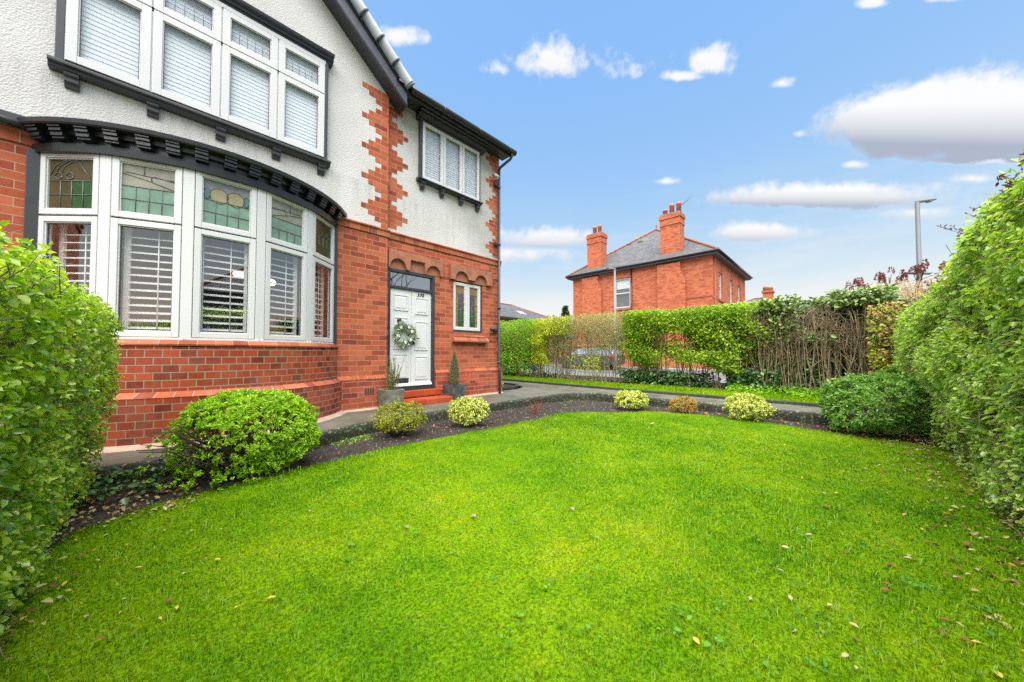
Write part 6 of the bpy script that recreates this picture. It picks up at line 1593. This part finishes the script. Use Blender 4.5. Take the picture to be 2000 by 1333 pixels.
def dot(v):
    d_ = nt.nodes.new('ShaderNodeVectorMath'); d_.operation = 'DOT_PRODUCT'; nt.links.new(dirv, d_.inputs[0]); d_.inputs[1].default_value = v; return d_.outputs['Value']
CLOUDS = [  # centre and half-extent in the view they were noted from, density, noise weight, darkness of the base
    (780, 73, 60, 32, 1.1, 2.6, .1), (1080, 122, 105, 50, 1.15, 3.0, .15), (975, 135, 40, 18, .5, 2.6, .1), (1235, 140, 60, 32, .55, 3.0, .1), (1385, 125, 58, 44, 1.2, 2.8, .1), (1330, 150, 60, 18, 1.1, 2.6, .1),
    (1850, 250, 315, 105, 2.6, 2.8, 1.2), (1590, 388, 290, 38, 1.3, 2.6, 1.0), (1475, 456, 120, 30, 1.2, 2.2, .6), (1065, 468, 150, 32, 1.1, 2.2, .6), (1010, 500, 180, 30, .7, 2.0, .4), (1900, 310, 150, 22, 1.2, 2, .2),
    (1525, 164, 26, 14, .8, 2.4, .1), (1705, 8, 42, 16, 1.0, 2.4, .1), (1850, -6, 60, 16, .9, 2.2, .1), (1900, 350, 66, 15, .8, 1.8, .2), (1665, 323, 32, 12, .8, 2.2, .3), (1300, 355, 34, 9, .6, 2, .2),
    (1790, 418, 110, 24, .7, 2.2, .5), (1560, 262, 20, 9, .5, 2, .2), (450, -250, 300, 90, 1.2, 2.2, .4), (2500, 150, 320, 100, 1.4, 2.2, .5), (2400, 480, 420, 50, 1.1, 2.2, .4), (-300, 300, 500, 120, 1.2, 2.2, .4)]
acc = None; shade = None
for (px, py, rx, ry, den, nwt, dk) in CLOUDS:
    c_ = pix_dir(px, py); sx = (pix_dir(px+rx, py)-c_).length; sy = (pix_dir(px, py-ry)-c_).length
    e1 = (pix_dir(px+5, py)-pix_dir(px-5, py)).normalized(); e2 = (pix_dir(px, py-5)-pix_dir(px, py+5)).normalized()
    dc = math_(nt, 'MAXIMUM', dot(c_), .15)
    tx = (pix_dir(px+rx, py).dot(e1)/pix_dir(px+rx, py).dot(c_) - pix_dir(px-rx, py).dot(e1)/pix_dir(px-rx, py).dot(c_))/2; ty = (pix_dir(px, py-ry).dot(e2)/pix_dir(px, py-ry).dot(c_) - pix_dir(px, py+ry).dot(e2)/pix_dir(px, py+ry).dot(c_))/2
    e1 = (e1 - c_*e1.dot(c_)).normalized(); e2 = (e2 - c_*e2.dot(c_)); e2 = (e2 - e1*e2.dot(e1)).normalized()
    a = math_(nt, 'DIVIDE', math_(nt, 'DIVIDE', dot(e1), dc), abs(tx)); b0 = math_(nt, 'DIVIDE', math_(nt, 'DIVIDE', dot(e2), dc), abs(ty))
    b = math_(nt, 'MAXIMUM', b0, math_(nt, 'MULTIPLY', b0, -0.0)); b = math_(nt, 'ADD', math_(nt, 'MAXIMUM', b0, 0.), math_(nt, 'MULTIPLY', math_(nt, 'MINIMUM', b0, 0.), 1.5))
    rr = math_(nt, 'SQRT', math_(nt, 'ADD', math_(nt, 'MULTIPLY', a, a), math_(nt, 'MULTIPLY', b, b)))
    front = math_(nt, 'GREATER_THAN', dot(c_), .2)
    dd = math_(nt, 'MULTIPLY', math_(nt, 'ADD', math_(nt, 'MULTIPLY', math_(nt, 'SUBTRACT', 1., rr), den), math_(nt, 'MULTIPLY', nz, nwt)), front)
    s_ = math_(nt, 'MULTIPLY', math_(nt, 'MULTIPLY', math_(nt, 'SUBTRACT', .40, b), dk), math_(nt, 'MINIMUM', math_(nt, 'MAXIMUM', math_(nt, 'MULTIPLY', dd, 2.2), 0.), 1.))
    acc = dd if acc is None else math_(nt, 'MAXIMUM', acc, dd); shade = s_ if shade is None else math_(nt, 'MAXIMUM', shade, s_)
mr = nt.nodes.new('ShaderNodeMapRange'); mr.interpolation_type = 'SMOOTHSTEP'; mr.inputs[1].default_value = .0; mr.inputs[2].default_value = .80; nt.links.new(acc, mr.inputs[0])
ccol = mixc(nt, math_(nt, 'MULTIPLY', shade, 1.0, True), (.435, .435, .435), (.19, .21, .26))
blue = skyc
hm = nt.nodes.new('ShaderNodeMapping'); nt.links.new(dirv, hm.inputs[0]); hm.inputs['Scale'].default_value = (2.6, 2.6, 15)
hn = nt.nodes.new('ShaderNodeTexNoise'); hn.inputs['Scale'].default_value = 1.6; hn.inputs['Detail'].default_value = 7; hn.inputs['Roughness'].default_value = .6; nt.links.new(hm.outputs[0], hn.inputs['Vector'])
sz = nt.nodes.new('ShaderNodeSeparateXYZ'); nt.links.new(dirv, sz.inputs[0])
low = math_(nt, 'SUBTRACT', 1., math_(nt, 'MULTIPLY', sz.outputs[2], 2.3), True)
veil = math_(nt, 'MULTIPLY', math_(nt, 'MULTIPLY', ramp(nt, hn.outputs[0], [(.44, (0, 0, 0)), (.68, (1, 1, 1))]), low), .62)
blue = mixc(nt, veil, blue, (.385, .39, .40))
fin = mixc(nt, math_(nt, 'MULTIPLY', mr.outputs[0], .97), blue, ccol)
nt.links.new(fin, bg.inputs[0]); bg.inputs[1].default_value = 1.0

cam = bpy.data.cameras.new('camera'); co = bpy.data.objects.new('camera', cam); COL.objects.link(co); sc.camera = co
co.location = (-6.18, -6.509, 1.22); co.rotation_euler = (R(90)+PIT, 0, ROT)
cam.sensor_fit = 'HORIZONTAL'; cam.sensor_width = 36; cam.lens = 36*F_/2000; cam.shift_y = (CY-666.5)/2000; cam.clip_start = .05; cam.clip_end = 2000
vs = sc.view_settings; sc.display_settings.display_device = 'sRGB'; vs.view_transform = 'Standard'; vs.look = 'None'; vs.gamma = 1; vs.use_curve_mapping = False; vs.exposure = 1.2
sc.cycles.max_bounces = 6; sc.cycles.diffuse_bounces = 2; sc.cycles.glossy_bounces = 3; sc.cycles.transparent_max_bounces = 10; sc.cycles.transmission_bounces = 4; sc.cycles.use_denoising = False; sc.cycles.use_adaptive_sampling = False
